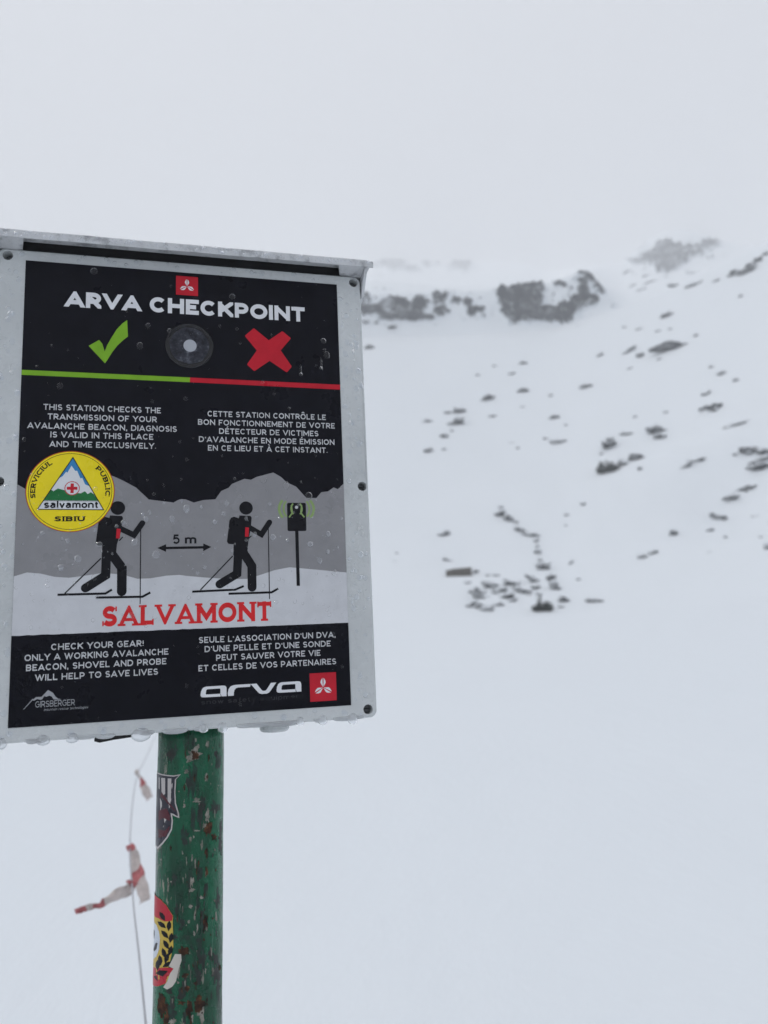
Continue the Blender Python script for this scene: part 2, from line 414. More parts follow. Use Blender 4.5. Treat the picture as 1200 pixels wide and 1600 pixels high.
def text_arc(bm, text, cx, cy, rx, ry, a0, a1, cap, w, sp, d, serif=True):
    res, tot = layout(text, w, sp, serif)
    for q, k in res:
        o = []
        for px, py in q:
            t = R(lerp(a0, a1, px / tot)); sgn = 1
            o.append((cx + (rx + py * cap) * math.cos(t), cy - (ry + py * cap) * math.sin(t)))
        poly(bm, o, d + 0.004 * k)

# ---- print materials
def ink(name, col, rough=0.32, spec=0.3, var=0.10):
    mt = mat(name, col, rough, spec)
    f = noise_tex(mt, 60, 5, 0.6)
    c = ramp(mt, f, [(0.3, tuple(v * (1 - var) for v in col)), (0.7, tuple(min(1, v * (1 + var)) for v in col))])
    L(mt, c, P(mt).inputs['Base Color'])
    r = ramp(mt, noise_tex(mt, 25, 4, 0.6), [(0.35, rough * 0.6), (0.7, rough * 1.5)])
    L(mt, r, P(mt).inputs['Roughness'])
    return mt
I = {
 'black': ink('ink_black', (0.0048, 0.0050, 0.0088), 0.38, 0.13, 0.15),
 'upper_black': ink('ink_soft_black', (0.0068, 0.0070, 0.0112), 0.42, 0.14, 0.15),
 'figure': ink('ink_figure', (0.006, 0.006, 0.009), 0.4, 0.2),
 'white': ink('ink_white', (0.70, 0.71, 0.74), 0.35, 0.3, 0.06),
 'text': ink('ink_text', (0.52, 0.53, 0.55), 0.35, 0.3, 0.10),
 'grey': ink('ink_grey', (0.25, 0.248, 0.26), 0.35, 0.3, 0.06),
 'snow': ink('ink_pale', (0.57, 0.58, 0.61), 0.35, 0.3, 0.05),
 'red': ink('ink_red', (0.50, 0.011, 0.026), 0.38, 0.25),
 'bright_red': ink('ink_bright_red', (0.62, 0.018, 0.022), 0.38, 0.25),
 'green': ink('ink_green', (0.19, 0.40, 0.022), 0.38, 0.25),
 'pale_green': ink('ink_pale_green', (0.24, 0.345, 0.13), 0.38, 0.25),
 'yellow': ink('ink_yellow', (0.82, 0.66, 0.012), 0.3, 0.3, 0.05),
 'blue': ink('ink_blue', (0.035, 0.21, 0.46), 0.3, 0.3),
 'deep_green': ink('ink_deep_green', (0.012, 0.15, 0.042), 0.3, 0.3),
 'ghost': ink('ink_ghost', (0.017, 0.017, 0.022), 0.28, 0.3),
}
# ---- housing
M['housing'] = mat('housing', (0.49, 0.515, 0.52), 0.4, 0.45)
mt = M['housing']
c = ramp(mt, noise_tex(mt, 9, 6, 0.6), [(0.3, (0.47, 0.492, 0.50)), (0.7, (0.60, 0.622, 0.628))])
L(mt, c, P(mt).inputs['Base Color'])
rr = ramp(mt, noise_tex(mt, 45, 5, 0.6), [(0.38, 0.12), (0.62, 0.55)]); L(mt, rr, P(mt).inputs['Roughness'])
bump(mt, ramp(mt, noise_tex(mt, 70, 4, 0.5, dist=0.6), [(0.5, 0.0), (0.62, 1.0)]), 0.22, 0.0012)
M['hood'] = mat('hood', (0.42, 0.43, 0.445), 0.38, 0.5)
mt = M['hood']
c = ramp(mt, noise_tex(mt, 55, 6, 0.7), [(0.36, (0.27, 0.275, 0.29)), (0.48, (0.52, 0.53, 0.545)), (0.75, (0.62, 0.63, 0.65))])
L(mt, c, P(mt).inputs['Base Color']); bump(mt, noise_tex(mt, 160, 4, 0.6), 0.5, 0.0012)
M['dark'] = mat('dark_parts_and_gap_shade', (0.012, 0.012, 0.013), 0.6, 0.3)
M['steel'] = mat('screw_steel', (0.10, 0.105, 0.11), 0.45, 0.5)
M['water'] = mat('water', (1, 1, 1), 0.0, 0.5, Transmission_Weight=1.0, IOR=1.33)
M['bead'] = mat('bead', (.95, .97, 1), .03, .5, Transmission_Weight=.92, IOR=1.33)
M['slush'] = mat('slush', (.93, .95, .97), .28, .5, Transmission_Weight=.72, IOR=1.31)
M['clear'] = mat('clear_plastic', (0.85, 0.88, 0.92), 0.08, 0.5, Transmission_Weight=1.0, IOR=1.35)

def extrude_outline(bm, pts, d_front, d_back, mi=0):
    f = [bm.verts.new(mm(x, y, d_front)) for x, y in pts]; b = [bm.verts.new(mm(x, y, d_back)) for x, y in pts]
    faces = [bm.faces.new(f), bm.faces.new(list(reversed(b)))]
    n = len(pts)
    for i in range(n): faces.append(bm.faces.new((f[i], b[i], b[(i + 1) % n], f[(i + 1) % n])))
    for q in faces: q.material_index = mi
    return faces[0]
HX0, HX1, HY0, HY1 = -25.5, 322.8, -10.5, 439.2
HOLES = [(-16.0, -3.8), (315.0, -3.8), (316.3, 214), (-15.6, 212.5), (313.8, 431.2), (-16.2, 430.5)]
# lid with real screw recesses: outline filled around the holes, walls going in
bm = bmesh.new()
def loop(pts, d): 
    vs = [bm.verts.new(mm(x, y, d)) for x, y in pts]
    return vs, [bm.edges.new((vs[i], vs[(i + 1) % len(vs)])) for i in range(len(vs))]
lid = rrect(HX0, HY0, HX1, HY1, 7); bev = 2.2
inner = rrect(HX0 + bev, HY0 + bev * .6, HX1 - bev, HY1 - bev, 5.5)
vo, eo = loop(inner, 0.0); edges = list(eo); hole_loops = []
for hx, hy in HOLES:
    vh, eh = loop(ellipse(hx, hy, 4.6, 4.6, n=24), 0.0); edges += eh; hole_loops.append(vh)
bmesh.ops.triangle_fill(bm, use_beauty=True, edges=edges)
vprev = vo
for off, d in ((rrect(HX0 + .6, HY0 + .2, HX1 - .6, HY1 - .6, 6.6), -0.8), (lid, -2.6), (lid, -26), (rrect(HX0 + 2, HY0 + 2, HX1 - 2, HY1 - 2, 6), -26.2), (rrect(HX0 + 2, HY0 + 2, HX1 - 2, HY1 - 2, 6), -92)):
    vn = [bm.verts.new(mm(x, y, d)) for x, y in off]
    for i in range(len(vn)): bm.faces.new((vprev[i], vprev[(i + 1) % len(vn)], vn[(i + 1) % len(vn)], vn[i]))
    vprev = vn
bm.faces.new(vprev)
for vh, (hx, hy) in zip(hole_loops, HOLES):
    vn = [bm.verts.new(mm(x, y, -13)) for x, y in ellipse(hx, hy, 4.2, 4.2, n=24)]
    for i in range(24): bm.faces.new((vh[i], vh[(i + 1) % 24], vn[(i + 1) % 24], vn[i]))
    bm.faces.new(vn)
bmesh.ops.recalc_face_normals(bm, faces=bm.faces)
housing = link('housing', bm, M['housing'], sign)
for hx, hy in HOLES:
    bm = bmesh.new(); extrude_outline(bm, ellipse(hx, hy, 3.6, 3.6, n=20), -8.5, -12.8)
    extrude_outline(bm, [(hx - 2.6, hy - .45), (hx + 2.6, hy - .45), (hx + 2.6, hy + .45), (hx - 2.6, hy + .45)], -8.2, -8.6, 1)
    bmesh.ops.recalc_face_normals(bm, faces=bm.faces); link('screw', bm, [M['steel'], M['dark']], housing)
# cable gland and black clip under the box
bm = bmesh.new()
prev = None
for y, rad in ((436, 14.4), (447.5, 14.4), (449.5, 13.2), (450, 12), (450, 0.01)):
    vn = [bm.verts.new(mm(229 + rad * math.cos(R(a * 15)), y, -42 + rad * math.sin(R(a * 15)))) for a in range(24)]
    if prev:
        for i in range(24): bm.faces.new((prev[i], prev[(i + 1) % 24], vn[(i + 1) % 24], vn[i]))
    prev = vn
bmesh.ops.recalc_face_normals(bm, faces=bm.faces); link('cable_gland', bm, M['housing'], housing)
bm = bmesh.new()
extrude_outline(bm, [(68, 436), (100, 436), (100, 442.2), (84, 443.4), (72, 445), (67.5, 443.5)], -10, -40)
bmesh.ops.recalc_face_normals(bm, faces=bm.faces); link('lower_clip', bm, M['dark'], housing)

# ---- sheet-metal hood
bm = bmesh.new(); random.seed(4)
prof = [(18.9, -12.0), (20.4, -11.9), (20.8, -18.6), (19.6, -19.9), (17, -20.4), (-96, -28), (-96, -26.4), (18.6, -18.3)]
NX = 60; prev = None
for i in range(NX + 1):
    x = lerp(-36, 331.8, i / NX); sag = 0.5 * noise.noise((x * .03, 0, 0)) + .25 * noise.noise((x * .15, 2, 0))
    e = 1.2 if i in (0, NX) else 0
    vn = [bm.verts.new(mm(x, y + sag * (0.6 if k < 5 else .1) + (e if 2 <= k <= 3 else 0), d)) for k, (d, y) in enumerate(prof)]
    if prev:
        for k in range(8): bm.faces.new((prev[k], prev[(k + 1) % 8], vn[(k + 1) % 8], vn[k]))
    else: bm.faces.new(vn)
    prev = vn
bm.faces.new(prev); bmesh.ops.recalc_face_normals(bm, faces=bm.faces)
hood = link('hood', bm, M['hood'], sign)
for sx in (0, 1):
    bm = bmesh.new()
    x0, x1 = ((323.4, 326.2) if sx else (-29.0, -26.2))
    A = [(18.4, -18.0), (-92, -25.4), (-92, 12), (-3, 12), (0.8, 6), (18.0, -11.6)]
    f = [[bm.verts.new(mm(x, y, d)) for d, y in A] for x in (x0, x1)]
    bm.faces.new(f[0]); bm.faces.new(f[1])
    for i in range(6): bm.faces.new((f[0][i], f[0][(i + 1) % 6], f[1][(i + 1) % 6], f[1][i]))
    bmesh.ops.recalc_face_normals(bm, faces=bm.faces); link('cheek', bm, M['hood'], hood)
    bm = bmesh.new()                                              # folded corner between cheek and lid
    xa, xb = ((305, 323.2) if sx else (-26.0, -8))
    B = [(0.5, -10.7), (18.2, -12.3), (18.2, -17.6), (-20, -20.6), (-20, -10.7)]
    f = [[bm.verts.new(mm(x + (ofs if (x == (xa if sx else xb)) else 0), y, d)) for (d, y), ofs in zip(B, (0, -9 if sx else 9, -9 if sx else 9, 0, 0))] for x in (xa, xb)]
    bm.faces.new(f[0]); bm.faces.new(f[1])
    for i in range(5): bm.faces.new((f[0][i], f[0][(i + 1) % 5], f[1][(i + 1) % 5], f[1][i]))
    bmesh.ops.recalc_face_normals(bm, faces=bm.faces); link('corner_fold', bm, M['hood'], hood)
bm = bmesh.new(); extrude_outline(bm, [(-8.5, -20.2), (305.5, -20.2), (305.5, -10.8), (-8.5, -10.8)], -1.5, -60)  # black block added as the shade of the open cavity under the hood
bmesh.ops.recalc_face_normals(bm, faces=bm.faces); link('gap_shade', bm, M['dark'], hood)

# ---- the printed panel
bm = bmesh.new(); extrude_outline(bm, [(-.3, 0), (297, 0), (297.3, 426.3), (-.3, 426.3)], 0.5, 0.05)
bmesh.ops.recalc_face_normals(bm, faces=bm.faces)
panel = link('printed_panel', bm, I['upper_black'], sign)
def sub(name, bm, mats): return link(name, bm, mats, panel)
# landscape
bm = bmesh.new()
ridge = [(-.2, 215.1), (7.1, 219.7), (40, 210), (60, 200), (81.6, 207.1), (89.3, 210.8), (100.7, 217.2), (112.1, 228.4), (123, 229.8), (134.3, 231.3), (137.9, 229.0), (141, 227.9), (145.2, 228.2), (152.7, 231.2), (161.1, 228.8), (172.5, 228.0), (178.0, 219.9), (184.9, 216.7), (188.1, 212.9), (199.8, 207.8), (206.1, 208.7), (211.7, 205.7), (227.7, 201.2), (234.9, 205.4), (240.4, 210.8), (249.7, 215.1), (259.5, 226.3), (269.4, 226.3), (274.5, 220.4), (281.1, 219.6), (287.0, 215.5), (291.1, 217.3), (297.1, 211.6)]
drift = [(-.2, 297.5), (10.4, 294.2), (20.9, 295.4), (32.7, 298.5), (44.7, 299.7), (56.6, 298.3), (72.8, 296.0), (89.2, 297.5), (103.0, 301.9), (114.2, 301.7), (128.2, 299.6), (139.6, 299.1), (145.3, 300.1), (163.1, 302.1), (187.3, 304.2), (201.1, 304.2), (213.5, 300.8), (227.6, 296.4), (241.9, 294.0), (262.6, 296.3), (297.2, 300.2)]
poly(bm, ridge + drift[::-1], 0.56)
sub('mountain_picture', bm, I['grey'])
bm = bmesh.new(); poly(bm, drift + [(297.2, 348.7), (150, 349.0), (-.2, 349.1)], 0.56); sub('snow_picture', bm, I['snow'])
bm = bmesh.new(); random.seed(8)
edge = [(-.2 + 297.4 * i / 50, 349 - .15 * i / 50 + random.uniform(-.35, .35)) for i in range(51)]
poly(bm, edge + [(297.3, 426.2), (-.2, 426.2)], 0.60); sub('lower_band', bm, I['black'])
# bar
bm = bmesh.new(); poly(bm, [(-.2, 107.9), (149.1, 108.2), (149.1, 113.0), (-.2, 112.7)], 0.62, 0); poly(bm, [(149.12, 108.2), (297.0, 108.9), (297.0, 114.1), (149.12, 113.0)], 0.62, 1)
sub('divider_bar', bm, [I['green'], I['red']])
bm = bmesh.new()
poly(bm, [(90.8, 53.4), (91.7, 70.0), (87.4, 74.0), (82.5, 79.4), (77.6, 86.9), (73.7, 94.3), (71.6, 97.9), (63.3, 88.8), (56.8, 81.4), (65.9, 75.0), (68.8, 78.6), (71.1, 86.2), (73.1, 80.0), (76.6, 72.6), (81.5, 63.4), (86.5, 57.1)], 0.62)
sub('tick_symbol', bm, I['green'])
bm = bmesh.new()
cr = [(210.9, 53.6), (225.6, 65.5), (239.4, 54.9), (248.0, 62.1), (237.4, 75.6), (248.2, 92.1), (243.0, 98.5), (226.1, 87.2), (210.8, 98.8), (203.6, 92.2), (213.5, 77.0), (201.8, 62.4)]
o = []
for i, p in enumerate(cr):
    a, b = Vector(cr[i - 1]), Vector(cr[(i + 1) % 12]); p = Vector(p)
    if i % 3 == 1: o.append(tuple(p)); continue
    for t in (1, .35): o.append(tuple(p + (a - p).normalized() * 2.0 * t))
    for t in (.35, 1): o.append(tuple(p + (b - p).normalized() * 2.0 * t))
poly(bm, o, 0.62); sub('cross_symbol', bm, I['red'])
# headings and text blocks
bm = bmesh.new(); text_line(bm, 'ARVA CHECKPOINT', 35.3, 262.6, 43.6, 15.7, .27, .11, 0.64); sub('heading', bm, I['white'])
def block(name, lines, w=.185, sp=.19, d=0.64):
    bm = bmesh.new()
    for t, x0, x1, y, cap in lines: text_line(bm, t, x0, x1, y, cap, w, sp, d)
    return sub(name, bm, I['text'])
block('english_notice', [('THIS STATION CHECKS THE', 19.3, 122.3, 145.2, 5.6), ('TRANSMISSION OF YOUR', 23.1, 118.7, 154.1, 5.6), ('AVALANCHE BEACON, DIAGNOSIS', 6.4, 137, 163, 5.6), ('IS VALID IN THIS PLACE', 25.9, 115.7, 171.2, 5.6), ('AND TIME EXCLUSIVELY.', 25.4, 118.2, 180, 5.6)])
block('french_notice', [('CETTE STATION CONTR\u00d4LE LE', 165.6, 281.2, 146.6, 5.6), ('BON FONCTIONNEMENT DE VOTRE', 156.6, 290.1, 155.2, 5.6), ('D\u00c9TECTEUR DE VICTIMES', 176.4, 273.2, 163.7, 5.6), ("D'AVALANCHE EN MODE \u00c9MISSION", 157.4, 289.2, 172.2, 5.6), ('EN CE LIEU ET \u00c0 CET INSTANT.', 165.8, 281.9, 180.6, 5.6)])
block('english_advice', [('CHECK YOUR GEAR!', 31.9, 108.9, 362.6, 5.5), ('ONLY A WORKING AVALANCHE', 10.8, 130.3, 371.0, 5.5), ('BEACON, SHOVEL AND PROBE', 12.3, 128.6, 379.5, 5.5), ('WILL HELP TO SAVE LIVES', 19.8, 121.4, 388.3, 5.5)])
block('french_advice', [("SEULE L'ASSOCIATION D'UN DVA,", 157.1, 284.3, 362.1, 5.5), ("D'UNE PELLE ET D'UNE SONDE", 162.2, 279.3, 370.4, 5.5), ('PEUT SAUVER VOTRE VIE', 172.5, 269.2, 378.7, 5.5), ('ET CELLES DE VOS PARTENAIRES', 156.7, 284.1, 387.4, 5.5)])
bm = bmesh.new(); text_line(bm, 'SALVAMONT', 73.4, 223.5, 344.0, 18.2, .255, .15, 0.64, serif=True); sub('red_lettering', bm, I['bright_red'])
# skiers
def capsule(bm, pts, wdt, d, cap=True): stroke(bm, pts, wdt, d, cap=cap)
def skier(name, head, torso, pack, arm, fleg, rleg, poles, skis, red):
    bm = bmesh.new()
    poly(bm, ellipse(*head, 6.4, 6.4, n=28), .66); poly(bm, torso, .664); poly(bm, pack, .668)
    capsule(bm, arm, 5.2, .672); capsule(bm, fleg, 8.3, .682); capsule(bm, rleg, 7.9, .692)
    stroke(bm, poles[0:2], .85, .702); stroke(bm, poles[2:4], 1.1, .706); stroke(bm, poles[4:6], 1.0, .71)
    stroke(bm, skis[0:3], 2.0, .714); stroke(bm, skis[3:6], 2.0, .718)
    x, y = red
    poly(bm, [(x - 1.5, y - 4.6), (x + 1.9, y - 4.2), (x + 1.3, y + 4.6), (x - 2.0, y + 4.4)], .724, 1)
    sub(name, bm, [I['figure'], I['red']])
skier('skier_pictogram', (85.1, 236.5), [(78.4, 243.4), (88.7, 243.9), (89.7, 245.6), (87.9, 259.4), (84.9, 269.7), (84.2, 278.5), (79.5, 282), (71.9, 281.8), (72.3, 271.0)], [(71.2, 245.3), (74, 244.5), (78.7, 246.1), (75.7, 271.3), (68.5, 271.0), (66.6, 268.8), (68.6, 250.0)], [(87.0, 255.3), (99.4, 261.7), (106.7, 250.6)], [(79.8, 278.0), (89.4, 291.7), (89.6, 313.0)], [(76.0, 276.9), (75.6, 298.2), (58.9, 309.1)], [(105.3, 252.8), (105.5, 324.8), (71.4, 282.7), (41.7, 313.6), (86.7, 266.8), (89.8, 263.4)], [(35.8, 314.5), (75.8, 314.5), (81.2, 311.1), (67.8, 317.9), (107.4, 318.3), (114.3, 314.6)], (85.9, 260.2))
skier('skier_pictogram', (201.1, 236.4), [(194.8, 243.6), (205.3, 244.0), (206.3, 245.8), (205.5, 255.6), (203.0, 268.3), (202.0, 277.8), (197, 282), (188.7, 281.8), (189.1, 270.5)], [(187.2, 245.6), (190, 244.8), (195.5, 246.8), (191.1, 271.5), (184.4, 270.8), (183.0, 268.7), (185.4, 248.5)], [(204.3, 255.4), (215.4, 262.1), (223.2, 250.3)], [(197.7, 278.5), (205.9, 292.1), (205.9, 312.2)], [(193.3, 279.3), (192.1, 299.2), (176.1, 308.6)], [(222.0, 255.7), (222.0, 323.7), (188.2, 282.3), (158.6, 313.5), (203.1, 265.9), (205.9, 263.3)], [(151.2, 314.9), (190.2, 314.1), (198.2, 310.9), (184.1, 317.7), (224.1, 317.5), (230.4, 314.1)], (201.8, 259.6))
# distance arrow
bm = bmesh.new(); poly(bm, [(126, 272.9), (162.5, 272.6), (162.5, 274.9), (126, 275.2)], .66); poly(bm, [(120, 273.9), (127.8, 270.4), (127.8, 277.6)], .664); poly(bm, [(168.6, 273.5), (161.2, 270.1), (161.2, 277.4)], .664)
text_line(bm, '5', 133.8, 140.0, 270.3, 8.9, .2, .1, .66); text_line(bm, 'm', 144.6, 155.0, 270.4, 8.6, .2, .1, .66)
sub('distance_arrow', bm, I['figure'])
# checkpoint icon
bm = bmesh.new(); poly(bm, rrect(240.4, 231.2, 258.8, 259.0, 1.5), .66); poly(bm, [(247.7, 259), (250.9, 259), (251.2, 312), (248.0, 312)], .664)
sub('beacon_pictogram', bm, I['figure'])
bm = bmesh.new()
for sx in (-1, 1):
    for rad, wdt, a, asp in ((5.3, 1.5, 52, 1.25), (9.2, 1.7, 40, 1.0), (12.6, 1.9, 38, .98), (16.9, 2.5, 38, .82)):
        if rad == 9.2: continue
        cx, cy = 249.6, 237.2
        pts = [(cx + sx * rad * math.cos(R(t)), cy - rad * asp * math.sin(R(t))) for t in [lerp(-a, a, i / 10) for i in range(11)]]
        stroke(bm, pts, wdt, .68, mi=0)
    stroke(bm, [(249.6 + sx * 5.0, 233.5), (249.6 + sx * 4.2, 241), (249.6 + sx * 7.4, 245.6)], 1.4, .684)
poly(bm, ellipse(249.6, 235.6, 1.6, 1.6, n=16), .69, 1)
sub('radio_waves', bm, [I['pale_green'], I['text']])
# brand squares with three-leaf emblem
def emblem(x0, y0, x1, y1, k):
    bm = bmesh.new(); poly(bm, [(x0, y0), (x1, y0), (x1, y1), (x0, y1)], .64, 0)
    cx, cy = (x0 + x1) / 2, (y0 + y1) / 2 + k * .6
    for a in (90, 210, 330):
        for sg in (-1, 1):
            ax = Vector((math.cos(R(a)), math.sin(R(a)))); nx = Vector((-ax.y, ax.x)) * sg
            pts = []
            for t, wv in ((.2, .45), (1.8, .9), (3.2, 1.9), (4.8, 2.5), (6.4, 2.2), (8.2, 1.1), (9.0, .55), (6.4, .5), (4.0, .42), (2.4, .26)):
                v = ax * (t * k) + nx * (wv * k) ; pts.append((cx + v.x, cy - v.y))
            poly(bm, pts, .655 + .004 * (a / 120), 1)
    sub('emblem', bm, [I['red'], I['white']])
emblem(135.8, 3.9, 156.8, 23.8, .82); emblem(258.3, 394.7, 283.6, 420.8, 1.0)
# wordmark
bm = bmesh.new()
def wm(x0, pts, d=.65, mi=0): poly(bm, [(x0 + x, 401.2 + y) for x, y in pts], d, mi)
for x0 in (158.5, 227.1):
    wm(x0, [(2.6, 9.5), (1.0, 9.2), (.1, 8.2), (0, 6.6), (.5, 4), (1.5, 1.8), (3, .6), (5, .1), (20.2, 0), (22.0, .4), (22.9, 1.5), (23.1, 3), (23.1, 9.6), (18.9, 9.6)])
    wm(x0, [(6.0, 2.5), (17.0, 2.4), (17.6, 2.9), (17.6, 6.9), (17, 7.1), (5.0, 7.1), (4.5, 6.4), (5.0, 3.4)], .66, 1)
    wm(x0, [(17.8, 7.1), (18.7, 9.7), (17.9, 9.7), (17.5, 7.1)], .664, 1)
wm(182.6, [(.3, 9.6), (0, 7), (.8, 3.6), (2.6, 1.2), (5.4, .15), (8, 0), (20.9, 0), (20.2, 2.5), (9.6, 2.5), (7.4, 3.1), (6.0, 4.8), (5.5, 7), (5.4, 9.6)], .654)
wm(203.4, [(0, 0), (5.4, 0), (9.6, 5.6), (10.6, 6.6), (11.6, 6.9), (12.8, 6.9), (13.8, 6.6), (14.8, 5.6), (18.6, 0), (23.6, 0), (17.8, 7.6), (16.4, 8.9), (14.4, 9.6), (10, 9.6), (8, 9.0), (6.4, 7.6)], .658)
sub('wordmark', bm, [I['white'], I['black']])
bm = bmesh.new(); text_line(bm, 'snow safety equipment', 159, 252.5, 416.9, 4.2, .17, .17, .64); sub('faint_tagline', bm, I['ghost'])
# small maker's mark
bm = bmesh.new()
text_line(bm, 'GIRSBERGER', 20.6, 52.3, 410.6, 5.2, .13, .12, .64); text_line(bm, 'mountain rescue technologies', 27.6, 63.1, 413.9, 2.1, .14, .2, .645, slant=.2)
poly(bm, [(11.1, 411.6), (18.2, 403.2), (19, 403.4), (21, 401.8), (25.4, 401.8), (30.5, 396.4), (34.4, 399.0), (36.6, 402.4), (38.7, 404.2), (41.4, 404.9), (38.5, 405.0), (35.2, 404.6), (33.4, 402.0), (31.4, 401.2), (29.2, 402.0), (27.4, 401.4), (26.2, 403.8), (24.6, 404.4), (22, 403.4), (19.6, 404.8), (18.2, 404.4), (11.5, 411.8)], .64)
I['dim_text'] = ink('ink_dim_text', (.30, .31, .33), .35, .3); sub('maker_mark', bm, I['dim_text'])
# round rescue sticker
bm = bmesh.new(); cx, cy = 44.4, 221.1
I['sticker_rim'] = ink('ink_rim', (0.42, 0.05, 0.012), .3, .3)
poly(bm, ellipse(cx, cy, 37.7, 37.5, n=72), .76, 0)
poly(bm, ellipse(cx, cy, 37.0, 36.8, n=72), .775, 1)
stroke(bm, ellipse(cx, cy, 35.3, 35.1, n=72), .45, .79, True, mi=2)
tri = [(45.6, 189.6), (17.1, 237.8), (72.8, 238.2)]
poly(bm, tri, .79, 3)                                                          # white
poly(bm, [(45.6, 189.8), (34.2, 209.2), (37.4, 207.2), (40.2, 203.0), (41.2, 204.0), (44.6, 197.4), (47.8, 202.2), (49.4, 202.0), (52.4, 209.2), (54.0, 208.6), (56.4, 214.6), (60.4, 216.4)], .80, 4)
poly(bm, [(28.0, 219.8), (30.0, 221.2), (33.6, 218.6), (39.2, 220.2), (46, 222.4), (53, 223.0), (56.4, 221.0), (59.0, 223.6), (61.6, 221.8), (64.0, 223.6), (67.8, 229.8), (22.0, 229.6)], .80, 5)
stroke(bm, tri, .8, .815, True, mi=2); stroke(bm, [(21.6, 230.0), (68.4, 230.2)], .4, .82, mi=2)
poly(bm, ellipse(45.6, 218.4, 6.5, 6.5, n=32), .83, 6); poly(bm, ellipse(45.6, 218.4, 5.8, 5.8, n=32), .84, 3)
poly(bm, [(44.2, 213.9), (47, 213.9), (47, 217), (50.1, 217), (50.1, 219.8), (47, 219.8), (47, 222.9), (44.2, 222.9), (44.2, 219.8), (41.1, 219.8), (41.1, 217), (44.2, 217)], .85, 6)
I['sticker_white'] = ink('ink_sticker_white', (0.66, 0.68, 0.71), .3, .3, .04)
roundel = sub('round_sticker', bm, [I['sticker_rim'], I['yellow'], I['figure'], I['sticker_white'], I['blue'], I['deep_green'], I['red']])
bm = bmesh.new(); text_line(bm, 'salvamont', 22.3, 68.3, 236.7, 6.9, .21, .09, .86)
text_line(bm, 'SIBIU', 31.6, 57.0, 248.8, 4.6, .25, .2, .86, serif=True)
text_arc(bm, 'SERVICIUL', cx, cy, 29.6, 29.4, 192, 122, 4.3, .24, .16, .86)
text_arc(bm, 'PUBLIC', cx, cy, 29.6, 29.4, 46, -8, 4.3, .24, .16, .86)
sub('sticker_lettering', bm, I['figure'])
# indicator window: a dark glossy ring around a frosted disc with a pale lamp in its middle
M['ring'] = mat('ring_plastic', (.006, .006, .009), .12, .5)
bm = bmesh.new(); prev = first = None
LX, LY = 148.7, 76.0
prof = [(23.0, .55), (22.8, 1.3), (22.1, 1.65), (21.4, 1.4), (20.9, 1.1), (20.7, .9), (19.6, .8)]
for rad, d in prof:
    vn = [bm.verts.new(mm(x, y, d)) for x, y in ellipse(LX, LY, rad, rad, n=64)]
    if prev:
        for i in range(64): bm.faces.new((prev[i], prev[(i + 1) % 64], vn[(i + 1) % 64], vn[i]))
    prev = vn
bm.faces.new(prev); bmesh.ops.recalc_face_normals(bm, faces=bm.faces)
if sum(f.normal.y * f.calc_area() for f in bm.faces) > 0: bmesh.ops.reverse_faces(bm, faces=bm.faces)
lens = link('indicator_window', bm, M['ring'], sign, True)
M['frost'] = mat('frost', (0.12, 0.125, 0.15), .5, .3)
c = ramp(M['frost'], noise_tex(M['frost'], 110, 6, .7), [(.38, (.008, .009, .014)), (.54, (.035, .037, .05)), (.72, (.16, .17, .20))]); L(M['frost'], c, P(M['frost']).inputs['Base Color'])
bm = bmesh.new(); pts = [(LX + (18.6 + 1.6 * noise.noise((math.cos(R(t)) * 2, math.sin(R(t)) * 2, 0))) * math.cos(R(t)), LY - (18.6 + 1.6 * noise.noise((math.cos(R(t)) * 2, math.sin(R(t)) * 2, 5))) * math.sin(R(t))) for t in range(0, 360, 6)]
poly(bm, pts, .86); link('frosted_ring', bm, M['frost'], lens)
M['led'] = mat('led_white', (.40, .42, .46), .5, .4)
bm = bmesh.new(); f = extrude_outline(bm, ellipse(LX + .5, LY, 6.2, 6.2, n=28), 1.3, .9); bmesh.ops.recalc_face_normals(bm, faces=bm.faces); link('led', bm, M['led'], lens)

# ------------------------------------------------------------------ post
PR, PD = 30.4, 45.0
M['post'] = mat('post_paint', (0.01, 0.075, 0.045), 0.32, 0.36)
mt = M['post']
base = ramp(mt, noise_tex(mt, 22, 8, .68, (1, 1, .3)), [(.3, (.002, .022, .012)), (.43, (.002, .056, .026)), (.55, (.003, .098, .045)), (.75, (.006, .145, .068))])
grime = ramp(mt, noise_tex(mt, 30, 8, .75, (1, 1, .25), dist=.5), [(.53, 0.0), (.62, .92)])
base = mixc(mt, grime, base, (.010, .014, .012))
streak = ramp(mt, noise_tex(mt, 150, 3, .6, (1, 1, .07)), [(.64, 0.0), (.72, .5)])
base = mixc(mt, streak, base, (.11, .19, .155))
chipn = noise_tex(mt, 75, 6, .72, (1, 1, .40), dist=.5); zone = noise_tex(mt, 13, 3, .5, (1, 1, .45))
ma = N(mt, 'ShaderNodeMath', operation='MULTIPLY_ADD'); L(mt, zone, ma.inputs[0]); ma.inputs[1].default_value = .55; L(mt, chipn, ma.inputs[2])
pale = ramp(mt, ma.outputs[0], [(.905, 0.0), (.925, 1.0)]); rust = ramp(mt, ma.outputs[0], [(.945, 0.0), (.97, 1.0)])
base = mixc(mt, pale, base, (.24, .23, .19))
rc = ramp(mt, noise_tex(mt, 140, 5, .7), [(.35, (.016, .009, .007)), (.55, (.07, .022, .010)), (.75, (.20, .075, .03))])
base = mixc(mt, rust, base, rc)
L(mt, base, P(mt).inputs['Base Color'])
ro = ramp(mt, noise_tex(mt, 40, 4, .6), [(.35, .10), (.65, .42)]); L(mt, ro, P(mt).inputs['Roughness'])
hh = mixc(mt, .5, ma.outputs[0], streak); bump(mt, hh, .7, .003)
M['rust'] = mat('rust', (.13, .035, .014), .8, .25)
